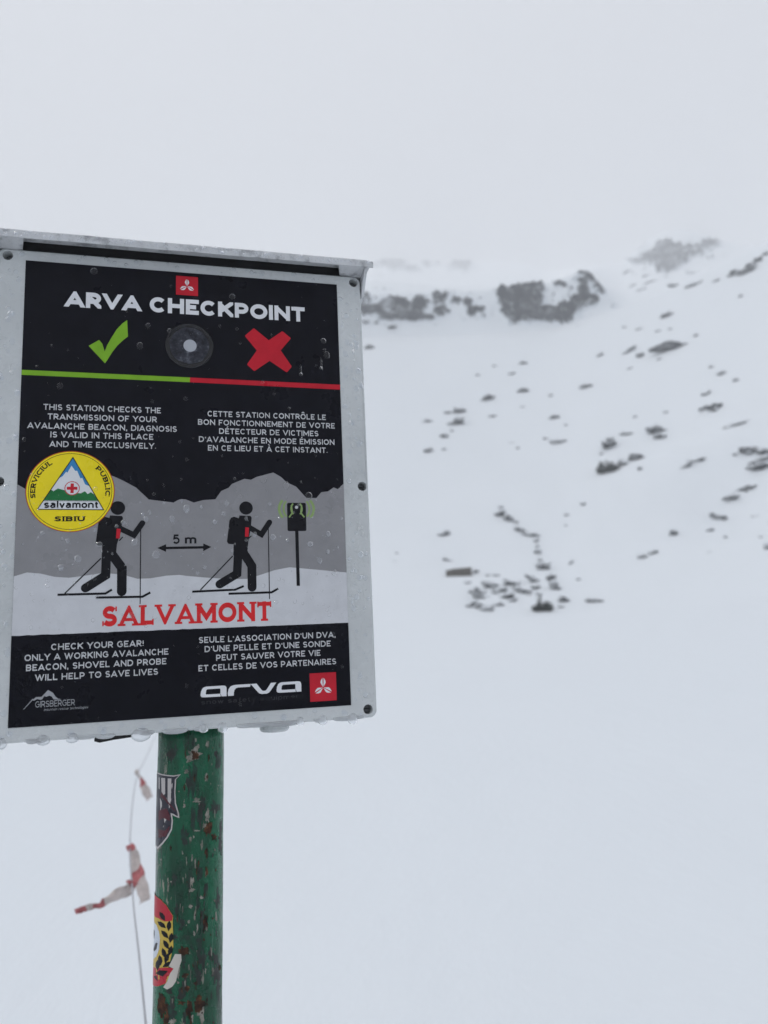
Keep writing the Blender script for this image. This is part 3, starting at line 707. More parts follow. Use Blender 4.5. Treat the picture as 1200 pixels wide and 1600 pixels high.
c = ramp(M['rust'], noise_tex(M['rust'], 170, 6, .75), [(.38, (.012, .009, .008)), (.50, (.045, .020, .011)), (.62, (.105, .045, .020)), (.74, (.24, .13, .065))]); L(M['rust'], c, P(M['rust']).inputs['Base Color'])
M['primer'] = mat('bare_primer', (.36, .34, .29), .6, .3)
c = ramp(M['primer'], noise_tex(M['primer'], 130, 5, .7), [(.38, (.07, .075, .06)), (.52, (.22, .21, .18)), (.72, (.36, .34, .30))]); L(M['primer'], c, P(M['primer']).inputs['Base Color'])
M['blackened'] = mat('blackened_paint', (.008, .022, .017), .45, .4)
c = ramp(M['blackened'], noise_tex(M['blackened'], 90, 6, .75), [(.4, (.006, .040, .025)), (.52, (.010, .016, .013)), (.7, (.02, .014, .012))]); L(M['blackened'], c, P(M['blackened']).inputs['Base Color'])
def cyl(theta, y, off=0.0):            # theta 0 faces the viewer, + to the right; y in mm below the print's top
    tilt = (y - 440) * -0.0128
    return mm(150.5 + tilt + (PR + off) * math.sin(R(theta)), y, -PD + (PR + off) * math.cos(R(theta)))
YB = Z0 * 1000                        # ground, in mm below the print's top
bm = bmesh.new(); prev = None
ys = [437.5] + list(range(450, int(YB), 12)) + [YB + 60]
for y in ys:
    vn = []
    for k in range(64):
        th = k * 360 / 64; p = cyl(th, y); dn = .00035 * noise.noise((th * .05, y * .02, 1))
        n_ = Vector((math.sin(R(th)), -math.cos(R(th)), 0)); vn.append(bm.verts.new(p + n_ * dn))
    if prev:
        for i in range(64):
            f = bm.faces.new((prev[i], prev[(i + 1) % 64], vn[(i + 1) % 64], vn[i])); f.smooth = True
    else: bm.faces.new(vn)
    prev = vn
def postpx(px, py, off=0.0):           # digitised from the photo: horizontal place on the tube and height
    cx = lerp(298.3, 293.3, (py - 1150) / 450); hw = lerp(50.9, 53.2, (py - 1150) / 450)
    u = max(-.995, min(.995, (px - cx) / hw)); th = math.degrees(math.asin(u))
    dep = 708.5 + PD - PR * math.cos(R(th))
    # image row -> mm below print corner on the print plane, then out to this depth
    d = ray(px, py); q = d * (0.7085 / d.dot(s_back)); yp = (0.35867 - q.z) * 1000
    return th, 358.67 + (yp - 358.67) * dep / 708.5
def patch(bm, thy, off, mi, smooth_=True):
    vs = [bm.verts.new((t, y, 0)) for t, y in thy]; f = bm.faces.new(vs); f.normal_update()
    r_ = bmesh.ops.triangulate(bm, faces=[f]); fs = r_['faces']
    for _ in range(2):
        es = list({e for f in fs for e in f.edges if abs(e.verts[0].co.x - e.verts[1].co.x) > 6})
        if not es: break
        before = set(bm.faces) - set(fs)
        bmesh.ops.subdivide_edges(bm, edges=es, cuts=2 if _ == 0 else 1)
        fs = [f for f in bm.faces if f not in before]
        r2 = bmesh.ops.triangulate(bm, faces=[f for f in fs if len(f.verts) > 3]); fs = [f for f in bm.faces if f not in before]
    for v in {v for f in fs for v in f.verts}: v.co = cyl(v.co.x, v.co.y, off)
    for f in fs:
        f.material_index = mi; f.smooth = True; f.normal_update()
        ctr = f.calc_center_median(); ax = mm(150.5, 0, -PD)
        if f.normal.dot(Vector((ctr.x - ax.x, ctr.y - ax.y, 0))) < 0: f.normal_flip()
random.seed(21)
def chip(px, py, w_, h_, mi, off=.25, n=26):
    pts = []; sd_ = random.uniform(0, 99)
    for i in range(n):
        a = 2 * math.pi * i / n; k = .72 + .75 * noise.noise((math.cos(a) * 2.2 + sd_, math.sin(a) * 2.2, sd_)) + random.uniform(-.14, .14); k = max(.2, k)
        pts.append(postpx(px + math.cos(a) * w_ / 2 * k, py + math.sin(a) * h_ / 2 * k))
    patch(bm, pts, off, mi)
CH = [  # photo px, py, width, height, material: 1 rust 2 primer 3 black
 (302, 1181, 24, 26, 2), (304, 1180, 14, 19, 1), (291, 1206, 7, 9, 2), (298, 1222, 14, 60, 3), (322, 1163, 6, 18, 2), (321, 1215, 6, 14, 2), (322, 1214, 4, 9, 1), (305, 1251, 14, 9, 2), (288, 1259, 5, 9, 2), (305, 1156, 4, 9, 2),
 (300, 1280, 7, 50, 3), (322, 1275, 8, 26, 2), (323, 1296, 15, 28, 1), (333, 1308, 10, 14, 1), (319, 1290, 6, 10, 2), (321, 1332, 6, 22, 1), (306, 1298, 10, 3, 2), (342, 1290, 8, 36, 3), (297, 1312, 5, 12, 2), (331, 1336, 5, 10, 3),
 (299, 1378, 7, 18, 2), (299, 1391, 12, 9, 2), (321, 1362, 5, 20, 1), (320, 1366, 3, 12, 2), (337, 1402, 12, 40, 3), (325, 1402, 14, 34, 3), (313, 1403, 6, 8, 2), (297, 1416, 6, 10, 2), (295, 1440, 5, 10, 2), (320, 1440, 8, 36, 1), (320, 1448, 6, 14, 2), (307, 1452, 3, 22, 2), (317, 1468, 4, 6, 1),
 (287, 1486, 20, 16, 1), (289, 1524, 11, 11, 1), (293, 1544, 8, 14, 1), (305, 1536, 7, 8, 1), (339, 1545, 7, 36, 3), (279, 1535, 5, 5, 2), (284, 1566, 14, 9, 1), (256, 1573, 20, 40, 1), (267, 1580, 22, 40, 3), (262, 1592, 12, 24, 1), (310, 1568, 18, 34, 1), (313, 1582, 12, 36, 2), (296, 1578, 12, 34, 1), (300, 1592, 5, 12, 2), (272, 1596, 14, 12, 2), (316, 1528, 3, 24, 2)]
for _ in range(95):                   # fine flecks and scratches
    col_ = random.choice((300, 322, 335, 288, 275, 308)) + random.gauss(0, 8); col_ = min(max(col_, 252), 342)
    mi_ = random.choice((2, 2, 2, 1, 1, 3)); hh_ = random.choice((3, 4, 6, 9, 14, 20)); CH.append((col_, random.uniform(1152, 1600), random.uniform(1.6, 4.2), hh_, mi_))
for _ in range(40):                    # weathered dark areas
    CH.append((random.uniform(255, 345), random.uniform(1152, 1600), random.uniform(6, 16), random.uniform(14, 50), 3))
CH = [c_ for c_ in CH if c_[4] == 3] + [c_ for c_ in CH if c_[4] == 2] + [c_ for c_ in CH if c_[4] == 1]
for k, (px, py, w_, h_, mi) in enumerate(CH): chip(px, py, w_ * 1.05, h_ * 1.05, mi, .06 + .0012 * k, 26 if w_ > 6 else 11)
bmesh.ops.recalc_face_normals(bm, faces=[f for f in bm.faces if f.material_index == 0])
post = link('post', bm, [M['post'], M['rust'], M['primer'], M['blackened']], sign)
# ---- stickers on the post
def A4(pts, ox, oy, k=4): return [postpx(ox + x / k, oy + y / k) for x, y in pts]
def wrap(thy, y0, y1): return thy
sk_white = ink('sticker_off_white', (.50, .47, .46), .4, .3); sk_dark = ink('sticker_charcoal', (.03, .03, .042), .4, .3); sk_maroon = ink('sticker_maroon', (.085, .018, .026), .4, .3)
bm = bmesh.new()
def wrapL(pts, ox, oy, back):           # polygon whose first and last points continue round the tube to angle 'back'
    t = A4(pts, ox, oy); return [(back, t[0][1])] + t + [(back, t[-1][1])]
o_ = (100, 1130)
patch(bm, wrapL([(600, 310), (690, 326), (733, 318), (704, 350), (703, 385), (700, 430), (704, 500), (722, 565), (723, 592), (690, 577), (681, 570), (686, 610), (681, 665), (656, 715), (626, 755), (596, 785)], *o_, -112), .42, 0)
patch(bm, wrapL([(600, 318), (690, 333), (722, 326), (697, 352), (694, 430), (697, 500), (714, 562), (715, 582), (690, 566), (672, 560), (679, 610), (674, 660), (650, 708), (622, 745), (596, 772)], *o_, -110), .46, 1)
for q in ([(600, 338), (606, 338), (606, 415), (600, 405)], [(616, 340), (640, 342), (640, 440), (628, 452), (618, 425)], [(655, 344), (677, 345), (674, 470), (668, 522), (655, 500)]): patch(bm, A4(q, *o_), .50, 0)
patch(bm, A4([(600, 545), (650, 530), (668, 575), (668, 610), (630, 590), (600, 610)], *o_), .50, 2)
patch(bm, A4([(600, 660), (640, 670), (668, 640), (664, 668), (645, 705), (600, 715)], *o_), .50, 2)
patch(bm, A4([(620, 430), (640, 460), (700, 540), (702, 552), (640, 480), (610, 455)], *o_), .53, 2)
st1 = link('shield_sticker', bm, [sk_white, sk_dark, sk_maroon], post)
bm = bmesh.new(); o_ = (100, 1360)
sk_red = ink('sticker_red', (.40, .016, .032), .35, .3); sk_yel = ink('sticker_yellow', (.50, .36, .06), .35, .3); sk_paper = mat('torn_paper', (.52, .49, .45), .7, .2)
sk_pale = ink('sticker_pale', (.52, .57, .64), .35, .3)
patch(bm, wrapL([(590, 162), (615, 180), (648, 215), (688, 283), (686, 320), (690, 470), (672, 560), (660, 605), (690, 612), (672, 650), (645, 705), (600, 722), (575, 720)], *o_, -115), .40, 1)
patch(bm, wrapL([(590, 163), (615, 181), (648, 216), (687, 284), (683, 312), (640, 318), (600, 296), (585, 292)], *o_, -114), .44, 0)
patch(bm, wrapL([(575, 320), (590, 340), (605, 380), (611, 430), (606, 490), (590, 535), (570, 555)], *o_, -113), .44, 2)
patch(bm, wrapL([(570, 602), (640, 604), (692, 606), (690, 640), (655, 662), (645, 704), (600, 721), (570, 719)], *o_, -114), .44, 0)
patch(bm, A4([(585, 640), (630, 660), (660, 625), (610, 620)], *o_), .48, 3); patch(bm, A4([(572, 660), (600, 690), (590, 655)], *o_), .48, 3)
for (lx, ly, an) in ((622, 338, 40), (664, 345, 95), (640, 398, 50), (676, 420, 100), (648, 462, 62), (672, 500, 105), (635, 515, 75), (650, 548, 105), (612, 560, 85), (655, 585, 150), (625, 285, 60), (597, 590, 90)):
    c_, s_ = math.cos(R(an)), math.sin(R(an)); q = [(lx + c_ * a - s_ * b, ly + s_ * a + c_ * b) for a, b in ((-34, 0), (-16, -12), (6, -14.5), (34, 0), (6, 13.5), (-16, 11))]
    patch(bm, A4(q, *o_), .48, 3)
for q in ([(568, 365), (577, 375), (578, 400), (574, 425), (568, 400)], [(586, 450), (597, 452), (590, 490), (575, 505), (570, 492)]): patch(bm, A4(q, *o_), .48, 3)
patch(bm, A4([(700, 520), (735, 522), (738, 560), (722, 610), (706, 690), (684, 725), (655, 741), (632, 728), (655, 690), (672, 640), (692, 612), (664, 596), (682, 560)], *o_), .52, 4)
st2 = link('wreath_sticker', bm, [sk_red, sk_yel, sk_pale, I['figure'], sk_paper], post)

# ------------------------------------------------------------------ water on the sign
def dome(bm, x, y, rx, ry, hgt, d0, skew=0.0, mi=0):
    prev = None
    for a in (0, 28, 52, 74):
        k = math.cos(R(a)); vn = [bm.verts.new(mm(x + rx * k * math.cos(R(t)), y + ry * k * math.sin(R(t)) + skew * math.sin(R(a)) * ry, d0 + hgt * math.sin(R(a)))) for t in range(0, 360, 30)]
        if prev:
            for i in range(12): bm.faces.new((prev[i], prev[(i + 1) % 12], vn[(i + 1) % 12], vn[i])).material_index = mi
        prev = vn
    bm.faces.new(prev).material_index = mi
bm = bmesh.new(); random.seed(12)
def drop(x, y, r_, d0):
    if 118 < x < 171 and 259 < y < 279: return
    if 245 < x < 254 and 250 < y < 312: return
    if math.hypot(x - 201, y - 236.4) < 8 or math.hypot(x - 85, y - 236.4) < 8: return
    dome(bm, x, y, r_ * random.uniform(.85, 1.1), r_ * random.uniform(.9, 1.3), r_ * (random.uniform(.14, .26) if y < 205 or y > 350 else random.uniform(.3, .5)), d0, random.uniform(0, .25), 1 if (d0 < .5 or d0 > 5 or 228 < y < 300) else 0)
for _ in range(430):                                   # print, lower half wetter
    x = random.uniform(2, 295); y = random.choice((random.uniform(2, 425), random.uniform(205, 345), random.uniform(205, 345)))
    drop(x, y, random.choice((.4, .5, .6, .7, .9, 1.2, 1.8)), .9)
for x, y, r_ in ((100, 268, 3.2), (119, 280, 4.0), (133, 247, 3.0), (146, 237, 3.1), (110, 247, 2.3), (90, 250, 2.1), (156, 272, 2.4), (262, 272, 3.2), (226, 265, 3.4), (209, 262, 2.2), (240, 268, 2.0), (52, 283, 3.2), (38, 290, 2.7), (66, 300, 2.6), (70, 270, 2.5), (250, 284, 2.4), (280, 262, 2.6), (271, 288, 2.8), (285, 300, 3.0), (218, 208, 3.4), (240, 214, 3.2), (262, 224, 3.2), (172, 250, 2.6), (183, 232, 2.0), (196, 225, 2.4), (281, 63, 3.2), (284, 78, 3.6), (103, 79, 3.4), (33, 122, 2.8), (110, 58, 2.4), (130, 62, 2.6), (190, 22, 3.4), (60, 6, 3.4), (145, 130, 2.2), (230, 122, 1.6), (250, 30, 2.2), (165, 168, 1.6)):
    drop(x, y, r_, .9)
for _ in range(330):                                   # frame
    side = random.random()
    if side < .42: x, y = random.uniform(299.5, 320), random.uniform(8, 425)
    elif side < .75: x, y = random.uniform(-23, -2), random.uniform(8, 425)
    elif side < .88: x, y = random.uniform(-20, 318), random.uniform(429, 437)
    else: x, y = random.uniform(-5, 305), random.uniform(-8.5, -2)
    if any(math.hypot(x - a, y - b) < 8 for a, b in HOLES): continue
    drop(x, y, random.choice((.5, .7, .9, 1.2, 1.6, 2.2, 2.8)), .06)
for _ in range(170):                                    # along the hood's lip
    x = random.uniform(-30, 330); r_ = random.choice((.7, .9, 1.2, 1.6)); drop(x, random.uniform(-18.5, -13), r_, 20.85)
for _ in range(16):                                    # drips that have started to run
    x, y = random.choice(((random.uniform(4, 292), random.uniform(20, 330)), (random.uniform(300, 319), random.uniform(20, 410)), (random.uniform(-22, -4), random.uniform(20, 410))))
    if any(math.hypot(x - a, y - b) < 12 for a, b in HOLES) or 118 < x < 171: continue
    r_ = random.uniform(.6, 1.2); dome(bm, x, y, r_, r_ * random.uniform(4, 9), r_ * .4, .9 if -2 < x < 299 else .06, .2, 0); dome(bm, x, y + r_ * 5, r_ * 1.7, r_ * 2, r_ * .7, .93 if -2 < x < 299 else .09, .3, 0)
for _ in range(22):                                    # half-frozen film clinging to the bottom edge
    w_ = random.uniform(4, 13); x = random.uniform(-24 + w_, 314 - w_); dr_ = random.uniform(.8, 2.6); prev = None
    for k in range(9):
        a = math.pi * k / 8; vn = [bm.verts.new(mm(x - w_ * math.cos(a), 439.0 + dr_ * math.sin(a) * t - 3.2 * (1 - t), dd)) for t, dd in ((0, -.2), (.55, .55), (1, -.6), (.9, -2.4), (0, -2.5))]
        if prev:
            for q in range(5): bm.faces.new((prev[q], prev[(q + 1) % 5], vn[(q + 1) % 5], vn[q])).material_index = 2
        prev = vn
beads = link('water_beads', bm, [M['water'], M['bead'], M['slush']], None, True)
beads.matrix_world = sm; tag(beads, 'clear beads of melt water spread over the sign face and frame', 'water drops', kind='stuff')
HANG = [(-4.5, 3.6, 6.5, 'at the left edge of the frame bottom'), (27.5, 5.6, 5.5, 'left of the black clip'), (51, 5.2, 5.2, 'hanging between frame corner and black clip'), (107.5, 8.6, 9.5, 'largest, between black clip and post'), (161.0, 4.2, 4.2, 'in front of the green post'), (178, 4.6, 6.0, 'at the right edge of the green post'), (248.5, 4.0, 4.0, 'just right of the grey cable gland'), (270, 4.4, 5.5, 'under the red emblem'), (298.5, 5.0, 7.5, 'rightmost, by the lower corner screw')]
for x, rx, ln, wh in HANG:
    bm = bmesh.new(); prev = None
    for i, (t, k) in enumerate(((-5.0, .35), (-3.2, .75), (-1.2, .96), (.25, 1.0), (.5, .92), (.75, .68), (.92, .36), (1.0, .1))):
        y = 439.2 + (t if t < 0 else t * ln * .72) - 0.2
        vn = []
        for j in range(14):
            a = R(j * 360 / 14); dd = math.cos(a) * 3.0 * k
            vn.append(bm.verts.new(mm(x + rx * k * math.sin(a), y, -1.2 + (max(dd, -1.0) if y > 437 else max(dd, 1.26)))))
        if prev:
            for j in range(14): bm.faces.new((prev[j], prev[(j + 1) % 14], vn[(j + 1) % 14], vn[j]))
        else: bm.faces.new(vn)
        prev = vn
    bm.faces.new(prev); bmesh.ops.recalc_face_normals(bm, faces=bm.faces)
    dr = link('water_drop', bm, M['slush'], None, True); dr.matrix_world = sm
    tag(dr, 'cloudy freezing water drop under the sign frame, ' + wh, 'water drop', 'water drops hanging under the sign')

# ------------------------------------------------------------------ cord with warning tape behind the post
def at(px, py, dist): return CAM + ray(px, py) * dist
def tube(bm, pts, r_, n=8):
    prev = None
    for i, p in enumerate(pts):
        d = (pts[min(i + 1, len(pts) - 1)] - pts[max(i - 1, 0)]).normalized()
        a = d.cross(Vector((0, 0, 1)));  a = a.normalized() if a.length > 1e-3 else Vector((1, 0, 0)); b = d.cross(a)
        rr_ = r_[i] if isinstance(r_, list) else r_
        vn = [bm.verts.new(p + (a * math.cos(2 * math.pi * k / n) + b * math.sin(2 * math.pi * k / n)) * rr_) for k in range(n)]
        if prev:
            for k in range(n): bm.faces.new((prev[k], prev[(k + 1) % n], vn[(k + 1) % n], vn[k]))
        else: bm.faces.new(vn)
        prev = vn
    bm.faces.new(prev); bmesh.ops.recalc_face_normals(bm, faces=bm.faces)
key = [(228, 1602, 1.50), (217, 1490, 1.86), (207.5, 1400, 2.28), (203, 1315, 2.9), (209, 1240, 3.8), (217, 1207, 4.4), (230, 1180, 5.4), (250, 1140, 8.0)]
kp = [at(*k) for k in key]
kq = at(244, 1760, 1.2); kp = [Vector((kq.x + .05, kq.y - .35, -0.05)), Vector((kq.x + .02, kq.y - .12, kq.z - .22)), kq] + kp + [Vector((kp[-1].x * 1.35, kp[-1].y * 1.35, -0.1))]
def spline(ps, n=8):
    o = []
    for i in range(len(ps) - 1):
        p0, p1, p2, p3 = ps[max(i - 1, 0)], ps[i], ps[i + 1], ps[min(i + 2, len(ps) - 1)]
        for k in range(n):
            t = k / n; o.append(.5 * ((2 * p1) + (p2 - p0) * t + (2 * p0 - 5 * p1 + 4 * p2 - p3) * t * t + (3 * p1 - p0 - 3 * p2 + p3) * t ** 3))
    return o + [ps[-1]]
M['cord'] = mat('cord', (.42, .42, .45), .8, .2)
bm = bmesh.new(); tube(bm, spline(kp), .0021)
cord = link('cord', bm, M['cord'], None, True); tag(cord, 'thin grey cord running back across the snow left of the green post', 'cord')
def tape(stripes, label, path, w0, w1, seed, dist):
    """path: centre line in photo pixels at that distance; stripes: list of (t0, t1) red bands"""
    random.seed(seed); n = 28; bm = bmesh.new(); ps = spline([at(x, y, dd) for x, y, dd in path], 8); cols = []
    for i, p in enumerate(ps):
        t = i / (len(ps) - 1); d = (ps[min(i + 1, len(ps) - 1)] - ps[max(i - 1, 0)]).normalized()
        tw = .5 * math.sin(t * 5 + seed) + .35 * noise.noise((t * 6, seed, 0))
        side = (d.cross(c_fwd).normalized() * math.cos(tw) + c_fwd * math.sin(tw)) * (lerp(w0, w1, t) / 2) * (1 + .45 * noise.noise((t * 7, seed, 3)))
        nrm = d.cross(side).normalized() * .0004
        row = []
        for s_ in (-1, -.5, 0, .5, 1):
            c_ = p + side * s_ + nrm * (14 * math.sin(s_ * 2.6 + t * 11 + seed) + 9 * noise.noise((t * 22, s_ * 1.5, seed))); row.append((bm.verts.new(c_ + nrm), bm.verts.new(c_ - nrm)))
        cols.append((t, row))
    for (t0, a), (t1, b) in zip(cols, cols[1:]):
        red = any(lo <= (t0 + t1) / 2 <= hi for lo, hi in stripes); mi = 0 if red else 1
        for k in range(4):
            for q in ((a[k][0], a[k + 1][0], b[k + 1][0], b[k][0]), (a[k][1], b[k][1], b[k + 1][1], a[k + 1][1])): bm.faces.new(q).material_index = mi
        for k in (0, 4): bm.faces.new((a[k][0], b[k][0], b[k][1], a[k][1])).material_index = mi
    for r_ in (cols[0][1], cols[-1][1]):
        for k in range(4): bm.faces.new((r_[k][0], r_[k][1], r_[k + 1][1], r_[k + 1][0]))
    bmesh.ops.recalc_face_normals(bm, faces=bm.faces)
    o = link('warning_tape', bm, [tape_red, tape_white], None, True); tag(o, label, 'warning tape', 'strips of warning tape tied to the cord'); return o
tape_red = ink('tape_red', (.40, .12, .125), .5, .3, .5); tape_white = ink('tape_white', (.52, .46, .44), .5, .3, .15)
tape([(.42, .62)], 'short twisted warning tape with one red band, highest on the cord under the sign', [(213, 1203, 4.35), (218, 1214, 4.33), (225, 1229, 4.3), (234, 1248, 4.28)], .022, .044, 3, 0)
tape([(0, .2), (.56, .7)], 'red and cream warning tape hanging straight down beside the post', [(203, 1319, 2.80), (209, 1340, 2.78), (217, 1370, 2.74), (227, 1408, 2.70)], .036, .042, 5, 0)
tape([(0, .1), (.55, .72), (.86, 1)], 'red and white warning tape blown out sideways from the cord to the left', [(207, 1378, 2.40), (199, 1390, 2.38), (180, 1399, 2.36), (158, 1412, 2.36), (140, 1416, 2.34), (118, 1426, 2.34)], .036, .012, 9, 0)

# ------------------------------------------------------------------ cliffs of the headwall
def outcrop(name, label, blobs, h0, seed, res=1.6, thr=.30, nz=1.0, mt='cliff'):
    """rock standing proud of the steep slope where the bare faces show; blobs = (x, y, half width, half height, strength) as sighted"""
    x0 = min(b[0] - b[2] for b in blobs) - 8; x1 = max(b[0] + b[2] for b in blobs) + 8
    y0 = min(b[1] - b[3] for b in blobs) - 6; y1 = max(b[1] + b[3] for b in blobs) + 6
    cols = int((x1 - x0) / res); rows = int((y1 - y0) / (res * .8)); grid = []; bm = bmesh.new(); bl = bm.verts.layers.float.new('bare')
    for i in range(rows + 1):
        g = []
        for j in range(cols + 1):
            px, py = lerp(x0, x1, j / cols), lerp(y0, y1, i / rows)
            p, t = hit(px, py)
            if p is None: g.append(None); continue
            mk = 0
            for bx, by, rx, ry, st in blobs:
                d2 = ((px - bx) / rx) ** 2 + ((py - by) / ry) ** 2
                if d2 < 2.5: mk = max(mk, st * (1.25 - d2 * .75))
            q = Vector((px * .085, py * .13, seed))
            mk += nz * (.6 * noise.fractal(q, .9, 2.0, 6) + .5 * noise.noise(Vector((q.x * 4.4, q.y * 2.2, seed))) + .22 * noise.noise(Vector((q.x * 11, q.y * 6, seed + 4)))) - thr
            mk = max(-.3, min(mk * 1.8, 1.0))
            rg = .75 + .5 * abs(noise.noise(q * 2.7)) + .35 * noise.noise(q * 6.3)
            d = Vector((-p.x, -p.y, 0)).normalized() * .85 + Vector((0, 0, .5))
            vv = bm.verts.new(p + d * (h0 * (mk * rg if mk > 0 else mk))); vv[bl] = max(0, min(1, mk * .85 + .05)); g.append(vv)  # mask thins at the rim: snow cover plus fog softness put into the colour
        grid.append(g)
    for i in range(rows):
        for j in range(cols):
            q = (grid[i][j], grid[i][j + 1], grid[i + 1][j + 1], grid[i + 1][j])
            if None in q: continue
            rr = [math.hypot(v.co.x, v.co.y) for v in q]
            if max(rr) - min(rr) > 60: continue
            bm.faces.new(q)
    if not bm.faces: print('no rock', label); bm.free(); return
    bmesh.ops.delete(bm, geom=[v for v in bm.verts if not v.link_faces], context='VERTS')
    bm.verts.index_update(); seen = {}; best = []
    for v in bm.verts:                                            # keep the one connected rock face
        if v in seen: continue
        st = [v]; seen[v] = 1; isl = []
        while st:
            u = st.pop(); isl.append(u)
            for e in u.link_edges:
                w2 = e.other_vert(u)
                if w2 not in seen: seen[w2] = 1; st.append(w2)
        if len(isl) > len(best): best = isl
    keep = set(best); bmesh.ops.delete(bm, geom=[v for v in bm.verts if v not in keep], context='VERTS')
    bmesh.ops.recalc_face_normals(bm, faces=bm.faces)
    if sum(f.normal.z for f in bm.faces) < 0: bmesh.ops.reverse_faces(bm, faces=bm.faces)
    o = link(name, bm, M[mt]); tag(o, label, 'cliff', 'rock cliffs of the headwall'); return o
def z3(l): return [(560 + x / 3.529, 340 + y / 3.529, a / 3.529, b / 3.529, s_) for x, y, a, b, s_ in l]
def z4(l): return [(860 + x / 3.529, 340 + y / 3.529, a / 3.529, b / 3.529, s_) for x, y, a, b, s_ in l]
outcrop('rock_cliff', 'darkest and largest rock cliff, blunt left face with a tail rising to the right', z3([(905, 470, 105, 105, 1.5), (850, 510, 60, 50, 1.2), (985, 390, 38, 55, 1.1), (1000, 535, 110, 38, 1.4), (1090, 540, 95, 40, 1.4), (795, 430, 32, 62, .95), (1065, 310, 65, 20, .9)]) + z4([(100, 512, 60, 36, 1.2), (150, 475, 45, 45, 1.0)]), 1.5, 2)
outcrop('rock_cliff', 'ragged broken rock columns climbing to the right of the darkest cliff', z4([(188, 425, 36, 70, 1.1), (225, 305, 48, 45, 1.1), (262, 362, 36, 32, 1.0), (330, 288, 38, 46, .85), (280, 395, 40, 30, .9), (338, 396, 36, 26, 1.0), (120, 298, 66, 20, .8), (20, 316, 52, 18, .8), (238, 462, 32, 30, .85), (60, 370, 50, 14, .6), (160, 345, 40, 14, .6)]), 1.3, 5)
outcrop('rock_cliff', 'low broken rock band at the foot of the headwall beside the sign', z3([(200, 490, 90, 50, 1.1), (80, 510, 80, 30, 1.0), (240, 545, 150, 24, 1.15), (340, 480, 48, 46, 1.0), (450, 440, 42, 42, .75), (460, 515, 42, 30, .95), (30, 440, 40, 28, .9), (-40, 500, 70, 40, 1.0), (370, 560, 60, 14, .7)]), 1.2, 9)
outcrop('rock_cliff', 'thin line of rock above the low band beside the sign', z3([(500, 382, 56, 34, .75), (360, 376, 54, 24, .85), (240, 386, 44, 17, .8), (130, 396, 64, 14, .8), (535, 452, 34, 22, .7), (590, 368, 30, 26, .6)]), 1.0, 17)
outcrop('rock_cliff', 'thin patchy rock rib between the low band and the darkest cliff', z3([(600, 468, 28, 34, 1.0), (625, 522, 26, 26, 1.0), (670, 510, 46, 14, .9), (775, 340, 46, 16, .85), (690, 370, 64, 10, .75), (697, 552, 20, 12, .8)]), 1.0, 13)
outcrop('rock_ridge', 'faint grey ridge of rock almost lost in fog on the skyline', z4([(560, 222, 66, 28, 1.0), (650, 205, 95, 66, 1.2), (640, 280, 66, 28, 1.0), (720, 210, 60, 46, 1.0), (790, 190, 70, 26, .9), (870, 152, 66, 18, .8), (470, 250, 40, 14, .8), (580, 262, 40, 18, .8)]), 4.5, 23, mt='far_rock')
outcrop('rock_ridge', 'barely visible rock band in the fog above the sign corner', z3([(180, 265, 90, 28, .9), (390, 252, 60, 24, .8), (300, 290, 60, 12, .7)]), 7.0, 29, mt='far_rock')
outcrop('rock_ridge', 'barely visible rock knob in the fog left of centre skyline', z3([(565, 260, 70, 44, .9)]), 7.0, 31, mt='far_rock')

